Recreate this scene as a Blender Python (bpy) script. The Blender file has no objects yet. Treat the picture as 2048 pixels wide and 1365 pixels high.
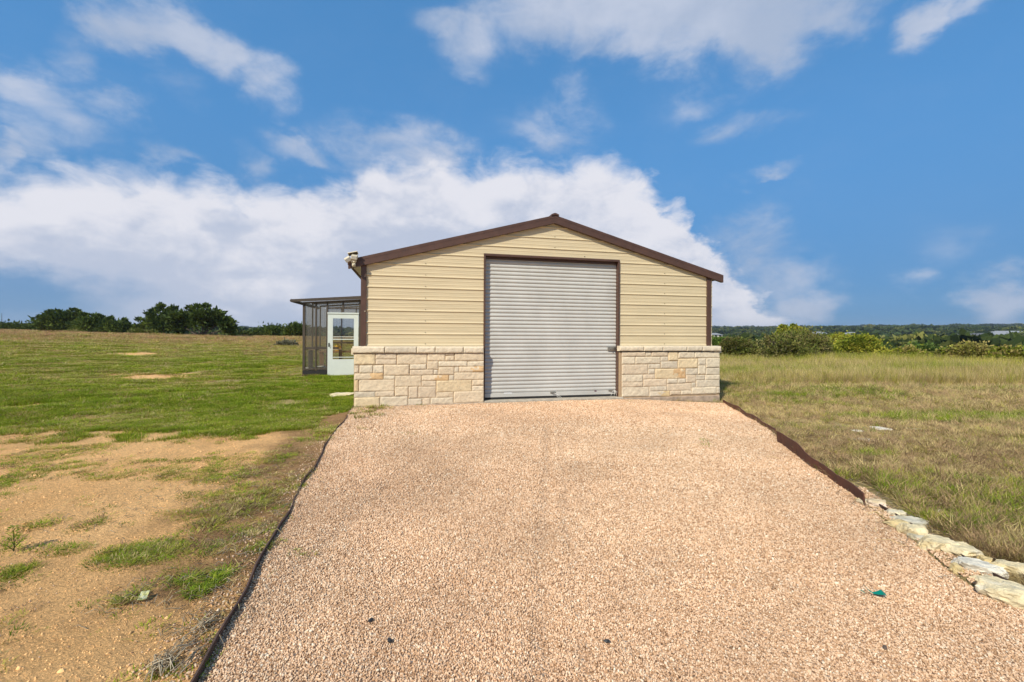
import bpy, math, random
import numpy as np
from mathutils import Vector, Matrix
R = math.radians
rng = np.random.default_rng(7)
random.seed(7)
C = bpy.context.scene.collection
S = bpy.context.scene

# ------------------------------------------------------------------ camera, light, sky
F = 880.0            # focal length in pixels of the 2048 px wide photograph
HX, HY = 1024.0, 668.0
EYE = 1.40
cd = bpy.data.cameras.new('camera'); cam = bpy.data.objects.new('camera', cd); C.objects.link(cam)
cd.sensor_width = 36; cd.lens = 36*F/2048; cd.shift_y = (HY-682.5)/2048
cd.clip_start = 0.05; cd.clip_end = 9000
cam.location = (0, 0, EYE); cam.rotation_euler = (R(90), 0, 0)
S.camera = cam

SUNDIR = Vector((0.62, 0.92, -1.0)).normalized()      # direction the light travels
SUN_EL = math.asin(-SUNDIR.z); SUN_AZ = math.atan2(-SUNDIR.x, -SUNDIR.y)
sl = bpy.data.lights.new('sun', 'SUN'); sl.energy = 4.2; sl.angle = R(0.9); sl.color = (1, 0.94, 0.82)
so = bpy.data.objects.new('sun', sl); C.objects.link(so)
so.rotation_euler = SUNDIR.to_track_quat('-Z', 'Y').to_euler()
S.view_settings.view_transform = 'Standard'; S.view_settings.look = 'None'
S.view_settings.exposure = 0.30; S.view_settings.gamma = 1
S.view_settings.use_curve_mapping = False
S.cycles.max_bounces = 8; S.cycles.transparent_max_bounces = 16; S.cycles.volume_bounces = 0

def pxdir(px, py):
    u = (px-HX)/F; v = (HY-py)/F
    az = math.atan(u); el = math.atan(v*math.cos(az))
    return az, el

W = bpy.data.worlds.new('World'); S.world = W; W.use_nodes = True
W.cycles.sampling_method = 'MANUAL'; W.cycles.sample_map_resolution = 512
nt = W.node_tree; N = nt.nodes; L = nt.links; N.clear()
def nd(tree, t, **kw):
    n = tree.nodes.new(t)
    for k, v in kw.items(): setattr(n, k, v)
    return n
def wmath(op, a, b=None, c=None, clamp=False):
    n = nd(nt, 'ShaderNodeMath', operation=op); n.use_clamp = clamp
    for i, q in enumerate((a, b, c)):
        if q is None: continue
        if isinstance(q, (int, float)): n.inputs[i].default_value = q
        else: L.new(q, n.inputs[i])
    return n.outputs[0]
tc = nd(nt, 'ShaderNodeTexCoord')
nrm = nd(nt, 'ShaderNodeVectorMath', operation='NORMALIZE'); L.new(tc.outputs['Generated'], nrm.inputs[0])
sep = nd(nt, 'ShaderNodeSeparateXYZ'); L.new(nrm.outputs[0], sep.inputs[0])
az = wmath('ARCTAN2', sep.outputs[0], sep.outputs[1]); el = wmath('ARCSINE', sep.outputs[2])
sky = nd(nt, 'ShaderNodeTexSky'); sky.sky_type = 'NISHITA'; sky.sun_disc = False
sky.sun_elevation = SUN_EL; sky.sun_rotation = SUN_AZ
sky.altitude = 400; sky.air_density = 1.0; sky.dust_density = 0.3; sky.ozone_density = 2.5
# domain warp for the cloud outlines
stretch = nd(nt, 'ShaderNodeVectorMath', operation='MULTIPLY'); L.new(nrm.outputs[0], stretch.inputs[0]); stretch.inputs[1].default_value = (1, 1, 1.7)
def wnoise(scale, detail, rough, off=(0, 0, 0), dist=0.0):
    ad = nd(nt, 'ShaderNodeVectorMath', operation='ADD'); L.new(stretch.outputs[0], ad.inputs[0]); ad.inputs[1].default_value = off
    n = nd(nt, 'ShaderNodeTexNoise'); n.inputs['Scale'].default_value = scale; n.inputs['Detail'].default_value = detail
    n.inputs['Roughness'].default_value = rough; n.inputs['Distortion'].default_value = dist
    L.new(ad.outputs[0], n.inputs['Vector']); return n
w1 = wnoise(7.0, 6, 0.6, (3, 1, 7))
comb = nd(nt, 'ShaderNodeCombineXYZ'); L.new(az, comb.inputs[0]); L.new(el, comb.inputs[1])
wsub = nd(nt, 'ShaderNodeVectorMath', operation='SUBTRACT'); L.new(w1.outputs['Color'], wsub.inputs[0]); wsub.inputs[1].default_value = (.5, .5, .5)
wsc = nd(nt, 'ShaderNodeVectorMath', operation='MULTIPLY'); L.new(wsub.outputs[0], wsc.inputs[0]); wsc.inputs[1].default_value = (.17, .13, 0)
wadd = nd(nt, 'ShaderNodeVectorMath', operation='ADD'); L.new(comb.outputs[0], wadd.inputs[0]); L.new(wsc.outputs[0], wadd.inputs[1])
CLOUDS = [  # px, py, rx, ry, weight : where each thin cloud stands in the sky
 (250,60,100,80,.95),(350,50,130,60,.9),(450,110,90,60,.9),(530,160,70,60,.8),(565,205,50,50,.4),(60,190,90,60,.65),(120,220,130,70,.72),(240,225,80,40,.55),(60,270,80,60,.55),(15,310,55,50,.75),(180,120,70,70,.35),(360,180,70,45,.3),(335,305,80,28,.6),
 (1090,40,100,80,.9),(1300,0,400,115,1.35),(1480,20,260,100,1.25),(1250,80,190,55,.95),(1550,50,130,95,1.1),(1660,15,150,70,.95),(1850,50,60,55,.9),(1925,10,80,35,.65),(890,30,90,50,.6),(960,60,90,75,.75),(1420,60,170,60,1.0),(940,115,55,50,.5),
 (1110,255,110,70,.55),(1140,200,50,60,.55),(1080,270,70,35,.5),(1430,190,110,45,.36),(1500,260,110,42,.5),(1430,120,35,45,.4),(1520,358,80,17,.6),
 (800,300,150,75,.95),(620,305,100,35,.5),(500,340,50,50,.6),(1500,500,110,90,.7),(1570,560,110,80,.8),(1600,620,90,60,1.0),(1540,655,120,45,1.0),(2010,610,120,75,1.15),(1830,560,60,35,.45),(1900,480,100,60,.22),(2300,300,200,200,.7),(-300,150,200,160,.8)]
dens = None
for (px, py, rx, ry, wt) in CLOUDS:
    a0, e0 = pxdir(px, py); ax = abs(pxdir(px+rx, py)[0]-pxdir(px-rx, py)[0])/2; ey = abs(pxdir(px, py-ry)[1]-pxdir(px, py+ry)[1])/2
    s = nd(nt, 'ShaderNodeVectorMath', operation='SUBTRACT'); L.new(wadd.outputs[0], s.inputs[0]); s.inputs[1].default_value = (a0, e0, 0)
    m = nd(nt, 'ShaderNodeVectorMath', operation='MULTIPLY'); L.new(s.outputs[0], m.inputs[0]); m.inputs[1].default_value = (1/ax, 1/ey, 0)
    l = nd(nt, 'ShaderNodeVectorMath', operation='LENGTH'); L.new(m.outputs[0], l.inputs[0])
    mr = nd(nt, 'ShaderNodeMapRange', interpolation_type='SMOOTHSTEP'); L.new(l.outputs['Value'], mr.inputs[0])
    mr.inputs[1].default_value = 1.45; mr.inputs[2].default_value = 0.1; mr.inputs[3].default_value = 0; mr.inputs[4].default_value = wt
    dens = mr.outputs[0] if dens is None else wmath('SMOOTH_MAX', dens, mr.outputs[0], 0.10)
n2 = wnoise(6.5, 11, 0.60, (0, 0, 0), 0.35)
lim = wmath('MULTIPLY', dens, 2.6, clamp=True)
ns = wmath('MULTIPLY', wmath('MULTIPLY', wmath('SUBTRACT', n2.outputs[0], 0.5), 2.1), lim)
# soft clouds of the rest of the sky, away from the view
gen = wnoise(2.2, 5, 0.55, (9, 4, 2))
behind = nd(nt, 'ShaderNodeMapRange'); L.new(sep.outputs[1], behind.inputs[0]); behind.inputs[1].default_value = .45; behind.inputs[2].default_value = .1
behind.inputs[3].default_value = 0; behind.inputs[4].default_value = 1
gd = wmath('MULTIPLY', behind.outputs[0], gen.outputs[0])
dens = wmath('MAXIMUM', dens, gd)
den = wmath('ADD', dens, ns)
alpha = nd(nt, 'ShaderNodeMapRange', interpolation_type='SMOOTHSTEP'); L.new(den, alpha.inputs[0]); alpha.inputs[1].default_value = .02; alpha.inputs[2].default_value = 1.15
alpha.inputs[4].default_value = 0.88
# the big cumulus bank: its top edge as a curve of elevation over azimuth
TOP = [(-400,420),(-200,352),(0,352),(60,348),(120,336),(200,331),(270,338),(340,343),(365,362),(400,350),(440,366),(480,384),(520,370),(600,374),(660,372),(700,352),(740,325),(800,318),(860,308),(920,325),(960,335),(1000,318),(1060,330),(1150,328),(1200,316),(1250,333),(1300,365),(1335,408),(1385,428),(1400,465),(1430,500),(1480,535),(1530,600),(1600,700),(1900,760),(2400,800)]
fc = nd(nt, 'ShaderNodeFloatCurve'); cv = fc.mapping.curves[0]; A0, A1, E1 = -1.2, 1.2, .6
pts = [((pxdir(x, y)[0]-A0)/(A1-A0), (pxdir(x, y)[1]+.2)/(E1+.2)) for x, y in TOP]
cv.points[0].location = (0, pts[0][1]); cv.points[1].location = (1, pts[-1][1])
for p in pts: cv.points.new(*p)
for p in cv.points: p.handle_type = 'AUTO'
fc.mapping.update()
wsep = nd(nt, 'ShaderNodeSeparateXYZ'); L.new(wadd.outputs[0], wsep.inputs[0])
azw = wmath('ADD', wmath('MULTIPLY', az, .55), wmath('MULTIPLY', wsep.outputs[0], .45))
L.new(wmath('DIVIDE', wmath('SUBTRACT', azw, A0), A1-A0, clamp=True), fc.inputs['Value'])
etop = wmath('SUBTRACT', wmath('MULTIPLY', fc.outputs[0], E1+.2), .2)
depth = wmath('SUBTRACT', etop, el)
puff = wnoise(13.0, 10, 0.58, (5, 2, 8), 0.3)
edgew = nd(nt, 'ShaderNodeMapRange', interpolation_type='SMOOTHSTEP'); L.new(az, edgew.inputs[0]); edgew.inputs[1].default_value = .22; edgew.inputs[2].default_value = .48; edgew.inputs[3].default_value = .12; edgew.inputs[4].default_value = .30
pf_ = wmath('MULTIPLY', wmath('SUBTRACT', puff.outputs[0], .5), edgew.outputs[0])
dw = wmath('ADD', depth, pf_)
balpha = nd(nt, 'ShaderNodeMapRange', interpolation_type='SMOOTHSTEP'); L.new(dw, balpha.inputs[0]); balpha.inputs[1].default_value = -.022; balpha.inputs[2].default_value = .046
# blue gap low on the left
a0, e0 = pxdir(-120, 590); gs = nd(nt, 'ShaderNodeVectorMath', operation='SUBTRACT'); L.new(wadd.outputs[0], gs.inputs[0]); gs.inputs[1].default_value = (a0, e0, 0)
gm = nd(nt, 'ShaderNodeVectorMath', operation='MULTIPLY'); L.new(gs.outputs[0], gm.inputs[0]); gm.inputs[1].default_value = (1/.20, 1/.058, 0)
gl = nd(nt, 'ShaderNodeVectorMath', operation='LENGTH'); L.new(gm.outputs[0], gl.inputs[0])
gap = nd(nt, 'ShaderNodeMapRange', interpolation_type='SMOOTHSTEP'); L.new(gl.outputs['Value'], gap.inputs[0]); gap.inputs[1].default_value = .55; gap.inputs[2].default_value = 1.3; gap.inputs[3].default_value = .12; gap.inputs[4].default_value = .97
ba = wmath('MULTIPLY', balpha.outputs[0], gap.outputs[0])
front = nd(nt, 'ShaderNodeMapRange'); L.new(sep.outputs[1], front.inputs[0]); front.inputs[1].default_value = .15; front.inputs[2].default_value = .35
ba = wmath('MULTIPLY', ba, front.outputs[0])
CS = 10.0
sh = wnoise(4.2, 7, 0.58, (1.3, 5.1, -.12), 0.25)
shade = nd(nt, 'ShaderNodeMapRange', interpolation_type='SMOOTHSTEP'); L.new(sh.outputs[0], shade.inputs[0]); shade.inputs[1].default_value = .36; shade.inputs[2].default_value = .66
cmix = nd(nt, 'ShaderNodeMix', data_type='RGBA'); L.new(shade.outputs[0], cmix.inputs[0])
cmix.inputs[6].default_value = (.36*CS, .42*CS, .54*CS, 1); cmix.inputs[7].default_value = (.49*CS, .53*CS, .63*CS, 1)
# bank colour: bright crown, greyer lower down
dsh = nd(nt, 'ShaderNodeMapRange', interpolation_type='SMOOTHSTEP'); L.new(wmath('ADD', wmath('ADD', depth, wmath('MULTIPLY', wmath('SUBTRACT', puff.outputs[0], .5), -.45)), wmath('MULTIPLY', wmath('SUBTRACT', sh.outputs[0], .5), -.80)), dsh.inputs[0]); dsh.inputs[1].default_value = -.02; dsh.inputs[2].default_value = .24
bmix = nd(nt, 'ShaderNodeMix', data_type='RGBA'); L.new(dsh.outputs[0], bmix.inputs[0])
bmix.inputs[6].default_value = (.66*CS, .66*CS, .71*CS, 1); bmix.inputs[7].default_value = (.43*CS, .475*CS, .585*CS, 1)
sk = nd(nt, 'ShaderNodeMix', data_type='RGBA'); sk.inputs[0].default_value = .62; L.new(sky.outputs[0], sk.inputs[6])
hz = nd(nt, 'ShaderNodeMapRange', interpolation_type='SMOOTHSTEP'); L.new(el, hz.inputs[0]); hz.inputs[1].default_value = 0.0; hz.inputs[2].default_value = .45
hzc = nd(nt, 'ShaderNodeMix', data_type='RGBA'); L.new(hz.outputs[0], hzc.inputs[0])
hzc.inputs[6].default_value = (.16, .28, .48, 1); hzc.inputs[7].default_value = (.78, 1.12, 1.30, 1)
hm = nd(nt, 'ShaderNodeMix', data_type='RGBA', blend_type='MULTIPLY'); hm.inputs[0].default_value = 1
L.new(sky.outputs[0], hm.inputs[6]); L.new(hzc.outputs[2], hm.inputs[7]); L.new(hm.outputs[2], sk.inputs[6])
hc = nd(nt, 'ShaderNodeMix', data_type='RGBA'); L.new(hz.outputs[0], hc.inputs[0]); hc.inputs[6].default_value = (1.0, 2.62, 5.0, 1); hc.inputs[7].default_value = (.66, 2.42, 5.2, 1); L.new(hc.outputs[2], sk.inputs[7])
f1 = nd(nt, 'ShaderNodeMix', data_type='RGBA'); L.new(alpha.outputs[0], f1.inputs[0]); L.new(sk.outputs[2], f1.inputs[6]); L.new(cmix.outputs[2], f1.inputs[7])
fin = nd(nt, 'ShaderNodeMix', data_type='RGBA'); L.new(ba, fin.inputs[0]); L.new(f1.outputs[2], fin.inputs[6]); L.new(bmix.outputs[2], fin.inputs[7])
bg = nd(nt, 'ShaderNodeBackground'); bg.inputs[1].default_value = 0.10; L.new(fin.outputs[2], bg.inputs[0])
wo = nd(nt, 'ShaderNodeOutputWorld'); L.new(bg.outputs[0], wo.inputs[0])

# ------------------------------------------------------------------ numpy noise
def _h(ix, iy, seed):
    n = (ix.astype(np.int64)*374761393 + iy.astype(np.int64)*668265263 + seed*1442695041) & 0x7fffffff
    n = ((n ^ (n >> 13))*1274126177) & 0x7fffffff
    n = ((n ^ (n >> 15))*2246822519) & 0x7fffffff
    return ((n ^ (n >> 13)) & 0xffffff)/16777215.0
def vnoise(x, y, seed=0):
    x = np.asarray(x, float); y = np.asarray(y, float)
    ix = np.floor(x); iy = np.floor(y); fx = x-ix; fy = y-iy
    fx = fx*fx*(3-2*fx); fy = fy*fy*(3-2*fy)
    a = _h(ix, iy, seed); b = _h(ix+1, iy, seed); c = _h(ix, iy+1, seed); d = _h(ix+1, iy+1, seed)
    return (a*(1-fx)+b*fx)*(1-fy)+(c*(1-fx)+d*fx)*fy
def fbm(x, y, oct=4, seed=0, rough=.5):
    s = 0; a = 1; t = 0
    for k in range(oct):
        s = s+a*vnoise(np.asarray(x)*2**k+k*17.3, np.asarray(y)*2**k-k*9.1, seed+k); t += a; a *= rough
    return s/t
def sst(a, b, x):
    t = np.clip((np.asarray(x, float)-a)/(b-a), 0, 1); return t*t*(3-2*t)

# ------------------------------------------------------------------ terrain height
def height(x, y):
    x = np.asarray(x, float); y = np.asarray(y, float)
    r = np.hypot(x, y); a = np.arctan2(x, y)
    hc = np.interp(a, [-1.6, -.86, -.72, -.54, -.45, 0], [1.74, 1.60, 1.27, 1.0, .95, .55])
    rs = np.array([0, 9, 62, 78, 100, 200, 500, 1000, 2000, 3500, 8000.])
    left = hc*np.clip((r-10)/52, 0, 1)
    lf = np.interp(r, rs, [0, 0, 0, -.5, -1.6, -8, -6, 3, 20, 30, 30]); left = np.where(r > 62, hc+lf, left)
    right = np.interp(r, [0, 6, 11, 35, 45, 70, 150, 300, 600, 1000, 1500, 2200, 3500, 8000], [0, 0, -.03, -.45, -1.1, -4, -12, -15, -8, 1.5, 10, 26, 34, 34])
    w = sst(-.35, .42, a); 
    back = sst(1.7, 2.6, np.abs(a))
    z = left*(1-w)+right*w
    z = z*(1-back) + back*np.where(r > 60, -.02*(r-60), 0)*np.where(r > 600, 600/np.maximum(r, 1), 1)
    z = z - .15*sst(2.0, 5.0, x)*sst(5.5, 9.5, y)*(1-sst(10.5, 16, r))
    z = z + .06*(fbm(x*.35, y*.35, 2, 5)-.5)*sst(3, 7, r)*(1-sst(7, 9, y)*(1-sst(16, 22, r))) + .35*(fbm(x*.05, y*.05, 3, 8)-.5)*sst(14, 30, r) + 14*(fbm(x*.0022, y*.0022, 4, 12)-.5)*sst(150, 600, r)
    return z
def micro(x, y):
    r = np.hypot(x, y)
    return (.014*(fbm(x*5, y*5, 4, 91)-.5)+.013*(fbm(x*15, y*15, 3, 93, .6)-.5)*sst(9, 5, r)+.05*(fbm(x*1.1, y*1.1, 3, 92)-.5)*sst(2.2, 4, r))*sst(25, 12, r)
def ground_at(px, py, dz=0.0, tmax=3000):
    dx = (px-HX)/F; dz_ = (HY-py)/F
    ts = np.concatenate([np.linspace(1, 30, 3000), np.linspace(30, tmax, 6000)])
    zz = EYE+dz_*ts; hh = height(dx*ts, ts)+dz
    i = np.argmax(zz < hh); t = ts[i] if i > 0 else ts[-1]
    if i > 0:
        z0 = (EYE+dz_*ts[i-1])-hh[i-1]; z1 = zz[i]-hh[i]; t = ts[i-1]+(ts[i]-ts[i-1])*z0/(z0-z1)
    return Vector((dx*t, t, float(height(dx*t, t))+dz))
def at(px, py, Y): return Vector(((px-HX)/F*Y, Y, EYE+(HY-py)/F*Y))

# ------------------------------------------------------------------ driveway outline
LE = [(706,812),(689,843),(668,866),(653,884),(647,905),(627,938),(609,962),(594,990),(563,1052),(543,1085),(522,1120),(486,1190),(466,1226),(441,1272),(415,1320),(392,1365)]
RE = [(1448,806),(1475,822),(1510,843),(1545,866),(1562,884),(1598,908),(1640,938),(1680,968),(1722,1002),(1765,1038),(1830,1082),(1885,1130),(1945,1172),(2010,1205),(2090,1236),(2200,1282)]
LEp = [ground_at(*p) for p in LE]; REp = [ground_at(*p) for p in RE]
def ext(pts, n=3, d=2.2, drift=0):
    a = pts[-1]; b = pts[-4]; v = (a-b); v.z = 0; v.normalize(); out = []
    for i in range(1, n+1):
        q = a+v*d*i; q.z = float(height(q.x, q.y)); out.append(q)
    return out
LEx = LEp+ext(LEp, 4); REx = REp+ext(REp, 4)
POLY = np.array([(p.x, p.y) for p in LEx]+[(p.x, p.y) for p in reversed(REx)])
def inpoly(x, y, P=POLY):
    x = np.asarray(x, float); y = np.asarray(y, float); c = np.zeros(x.shape, bool); n = len(P)
    for i in range(n):
        x1, y1 = P[i]; x2, y2 = P[(i+1) % n]
        cond = ((y1 > y) != (y2 > y))
        with np.errstate(divide='ignore', invalid='ignore'):
            xi = (x2-x1)*(y-y1)/(y2-y1+1e-12)+x1
        c ^= cond & (x < xi)
    return c
# building frame
TH = R(13.2)
CORN = Vector((-.343*8.5, 8.5, 0)); LEN = 11.0; WID = 7.78
M_B = Matrix.Translation(CORN) @ Matrix.Rotation(TH, 4, 'Z') @ Matrix.Rotation(R(.32), 4, 'Y')
M_Bi = M_B.inverted()
def fac(px, py, yl=0.0):
    """point of the building's local plane y = yl seen at that place of the photograph"""
    o = M_Bi @ Vector((0, 0, EYE)); d = (M_Bi.to_3x3() @ Vector(((px-HX)/F, 1, (HY-py)/F)))
    t = (yl-o.y)/d.y; p = o+d*t; return p.x, p.z
def loc_xy(x, y):
    c, s = math.cos(TH), math.sin(TH); X = x-CORN.x; Y = y-CORN.y
    return X*c+Y*s, -X*s+Y*c
def in_building(x, y):
    a, b = loc_xy(x, y)
    return ((a > -.2) & (a < WID+.25) & (b > -.2) & (b < LEN+.1)) | ((a > -2.4) & (a <= 0) & (b > 5.7) & (b < 10.2))

# ------------------------------------------------------------------ mesh helpers
class MB:
    def __init__(s): s.v = []; s.f = []; s.c = []; s.cur = (1, 1, 1)
    def vert(s, p): s.v.append(tuple(p)); return len(s.v)-1
    def face(s, *i): s.f.append(tuple(i)); s.c.append(s.cur)
    def quad(s, a, b, c, d): i = [s.vert(p) for p in (a, b, c, d)]; s.face(*i)
    def box(s, x0, x1, y0, y1, z0, z1, mat=None):
        P = [(x0,y0,z0),(x1,y0,z0),(x1,y1,z0),(x0,y1,z0),(x0,y0,z1),(x1,y0,z1),(x1,y1,z1),(x0,y1,z1)]
        if mat is not None: P = [mat @ Vector(p) for p in P]
        i = [s.vert(p) for p in P]
        for q in ((0,3,2,1),(4,5,6,7),(0,1,5,4),(1,2,6,5),(2,3,7,6),(3,0,4,7)): s.face(*[i[k] for k in q])
    def prism(s, pts, y0, y1):          # polygon in x,z (counter-clockwise seen from -y) extruded along y
        a = [s.vert((x, y0, z)) for x, z in pts]; b = [s.vert((x, y1, z)) for x, z in pts]; n = len(pts)
        s.face(*a); s.face(*reversed(b))
        for i in range(n): s.face(a[i], b[i], b[(i+1) % n], a[(i+1) % n])
    def tube(s, pts, rad, n=8, cap=True):
        pts = [Vector(p) for p in pts]; rings = []
        rads = rad if isinstance(rad, (list, tuple)) else [rad]*len(pts)
        for i, p in enumerate(pts):
            d = (pts[min(i+1, len(pts)-1)]-pts[max(i-1, 0)]).normalized()
            u = d.cross(Vector((0, 0, 1)));
            if u.length < .05: u = d.cross(Vector((0, 1, 0)))
            u.normalize(); w = d.cross(u)
            rings.append([s.vert(p+(u*math.cos(2*math.pi*k/n)+w*math.sin(2*math.pi*k/n))*rads[i]) for k in range(n)])
        for a, b in zip(rings, rings[1:]):
            for k in range(n): s.face(a[k], a[(k+1) % n], b[(k+1) % n], b[k])
        if cap: s.face(*reversed(rings[0])); s.face(*rings[-1])
    def build(s, name, mat, parent=None, smooth=False, bevel=0, col=False):
        me = bpy.data.meshes.new(name); me.from_pydata(s.v, [], s.f); me.validate(); me.update()
        if col and len(s.c) == len(me.polygons):
            at_ = me.attributes.new('tint', 'FLOAT_COLOR', 'FACE')
            at_.data.foreach_set('color', np.array([(c[0], c[1], c[2], 1) for c in s.c], np.float32).ravel())
        if smooth: me.polygons.foreach_set('use_smooth', [True]*len(me.polygons))
        me.materials.append(mat)
        o = bpy.data.objects.new(name, me); C.objects.link(o)
        if parent is not None: o.parent = parent
        if bevel:
            b = o.modifiers.new('bevel', 'BEVEL'); b.width = bevel; b.segments = 2; b.limit_method = 'ANGLE'
        return o
def np_mesh(name, v, f, mat, parent=None, tint=None, smooth=False):
    """v (n,3), f (m,k) with constant k"""
    me = bpy.data.meshes.new(name); v = np.asarray(v, np.float32); f = np.asarray(f, np.int32); m, k = f.shape
    me.vertices.add(len(v)); me.vertices.foreach_set('co', v.ravel())
    me.loops.add(m*k); me.loops.foreach_set('vertex_index', f.ravel())
    me.polygons.add(m); me.polygons.foreach_set('loop_start', np.arange(0, m*k, k, dtype=np.int32))
    try: me.polygons.foreach_set('loop_total', np.full(m, k, np.int32))
    except Exception: pass
    me.polygons.foreach_set('use_smooth', np.full(m, smooth))
    me.update(calc_edges=True)
    if tint is not None:
        dom = 'POINT' if len(tint) == len(v) else 'FACE'
        a = me.attributes.new('tint', 'FLOAT_COLOR', dom); t = np.ones((len(tint), 4), np.float32); t[:, :3] = tint
        a.data.foreach_set('color', t.ravel())
    if mat: me.materials.append(mat)
    o = bpy.data.objects.new(name, me)
    if parent != 'unlinked':
        C.objects.link(o)
        if parent is not None: o.parent = parent
    return o
def thing(name, label, cat, M=None, group=None):
    o = bpy.data.objects.new(name, None); C.objects.link(o); o.empty_display_size = .2
    if M is not None: o.matrix_world = M if isinstance(M, Matrix) else Matrix.Translation(M)
    return tag(o, label, cat, group)
def tag(o, label=None, cat=None, group=None, kind=None):
    if label: o['label'] = label
    if cat: o['category'] = cat
    if group: o['group'] = group
    if kind: o['kind'] = kind
    return o

# ------------------------------------------------------------------ materials
def mat(name, col=(.5, .5, .5), rough=.6, metal=0, noise=0, nscale=20, bump=0, bscale=60, tint=None, trans=0, spec=.5, col2=None, stretch=None, coord='Object'):
    m = bpy.data.materials.new(name); m.use_nodes = True; t = m.node_tree; b = t.nodes['Principled BSDF']; out = t.nodes['Material Output']
    b.inputs['Roughness'].default_value = rough; b.inputs['Metallic'].default_value = metal; b.inputs['Specular IOR Level'].default_value = spec
    tcn = nd(t, 'ShaderNodeTexCoord'); vec = tcn.outputs[coord]
    if stretch:
        mp = nd(t, 'ShaderNodeMapping'); mp.inputs['Scale'].default_value = stretch; t.links.new(vec, mp.inputs[0]); vec = mp.outputs[0]
    rgb = nd(t, 'ShaderNodeRGB'); rgb.outputs[0].default_value = (*col, 1); c = rgb.outputs[0]
    if tint:
        at_ = nd(t, 'ShaderNodeAttribute'); at_.attribute_name = 'tint'; at_.attribute_type = tint
        mx = nd(t, 'ShaderNodeMix', data_type='RGBA', blend_type='MULTIPLY'); mx.inputs[0].default_value = 1
        t.links.new(c, mx.inputs[6]); t.links.new(at_.outputs['Color'], mx.inputs[7]); c = mx.outputs[2]
    if noise or col2:
        n = nd(t, 'ShaderNodeTexNoise'); n.inputs['Scale'].default_value = nscale; n.inputs['Detail'].default_value = 6; n.inputs['Roughness'].default_value = .6
        t.links.new(vec, n.inputs['Vector'])
        mr = nd(t, 'ShaderNodeMapRange'); t.links.new(n.outputs[0], mr.inputs[0]); mr.inputs[1].default_value = .3; mr.inputs[2].default_value = .7
        if col2:
            mx = nd(t, 'ShaderNodeMix', data_type='RGBA'); t.links.new(mr.outputs[0], mx.inputs[0]); t.links.new(c, mx.inputs[6]); mx.inputs[7].default_value = (*col2, 1); c = mx.outputs[2]
        else:
            mr.inputs[3].default_value = 1-noise; mr.inputs[4].default_value = 1+noise
            mx = nd(t, 'ShaderNodeMix', data_type='RGBA', blend_type='MULTIPLY'); mx.inputs[0].default_value = 1
            t.links.new(c, mx.inputs[6]); t.links.new(mr.outputs[0], mx.inputs[7]); c = mx.outputs[2]
    t.links.new(c, b.inputs['Base Color'])
    if bump:
        n = nd(t, 'ShaderNodeTexNoise'); n.inputs['Scale'].default_value = bscale; n.inputs['Detail'].default_value = 8; n.inputs['Roughness'].default_value = .65
        t.links.new(vec, n.inputs['Vector'])
        bp = nd(t, 'ShaderNodeBump'); bp.inputs['Strength'].default_value = 1; bp.inputs['Distance'].default_value = bump
        t.links.new(n.outputs[0], bp.inputs['Height']); t.links.new(bp.outputs[0], b.inputs['Normal'])
    if trans:
        tr = nd(t, 'ShaderNodeBsdfTranslucent'); t.links.new(c, tr.inputs[0]); mx = nd(t, 'ShaderNodeMixShader'); mx.inputs[0].default_value = trans
        t.links.new(b.outputs[0], mx.inputs[1]); t.links.new(tr.outputs[0], mx.inputs[2]); t.links.new(mx.outputs[0], out.inputs[0])
    return m
M_siding = mat('cream_siding', (.62, .51, .32), .42, noise=.07, nscale=3, bump=.0006, bscale=8, stretch=(.4, 1, 3))
M_trim = mat('brown_trim', (.085, .042, .027), .45, noise=.2, nscale=6, bump=.0005, bscale=30)
M_roof = mat('tan_roof', (.42, .34, .22), .45, noise=.08, nscale=2)
M_soffit = mat('roof_underside', (.5, .46, .38), .6, noise=.08, nscale=4)
M_door = mat('roller_door_grey', (.495, .48, .435), .5, metal=.0, noise=.09, nscale=2.2, stretch=(1, 1, .5))
M_dark = mat('near_black', (.015, .014, .013), .8)
M_inside = mat('inside_dark', (.1, .08, .06), .9)
M_galv = mat('galvanised_latch', (.30, .28, .24), .5, metal=.6, noise=.3, nscale=80)
M_conc = mat('concrete', (.40, .35, .27), .9, noise=.25, nscale=9, bump=.004, bscale=50)
M_slab = mat('weathered_slab', (.38, .29, .21), .95, noise=.35, nscale=9, bump=.006, bscale=40)
M_stone = mat('limestone', (1, 1, 1), .92, tint='GEOMETRY', noise=.16, nscale=16, bump=.006, bscale=45)
M_mortar = mat('mortar', (.40, .28, .165), .95, noise=.15, nscale=30, bump=.003, bscale=90)
M_screw = mat('screw_head', (.10, .075, .05), .5, metal=.3)
M_rust = mat('rusted_steel', (.15, .052, .028), .8, metal=0, col2=(.075, .030, .018), nscale=9, bump=.001, bscale=80)
M_rustdark = mat('weathered_edging', (.11, .062, .045), .8, col2=(.05, .03, .022), nscale=12, bump=.001, bscale=90)
M_rope = mat('white_rope', (.7, .68, .62), .8)
M_white = mat('white_paint', (.60, .645, .60), .45, noise=.05, nscale=4)
M_frame = mat('greenhouse_frame', (.062, .046, .032), .75, noise=.2, nscale=10)
M_wood = mat('weathered_wood', (.30, .17, .085), .8, noise=.25, nscale=12, stretch=(1, 8, 8))
M_plasticw = mat('white_plastic', (.62, .62, .58), .5, noise=.05, nscale=8)
M_yellow = mat('yellow_plastic', (.75, .42, .03), .45)
M_cream = mat('cream_plastic', (.60, .53, .38), .45, noise=.05, nscale=20)
M_panel = mat('solar_cell', (.12, .10, .06), .3)
M_lens = mat('lamp_lens', (.55, .55, .5), .15)
M_leaf = mat('foliage', (1, 1, 1), .75, tint='GEOMETRY', trans=.22, spec=.2)
M_bark = mat('bark', (.11, .085, .065), .95, noise=.3, nscale=20, bump=.01, bscale=30)
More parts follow.
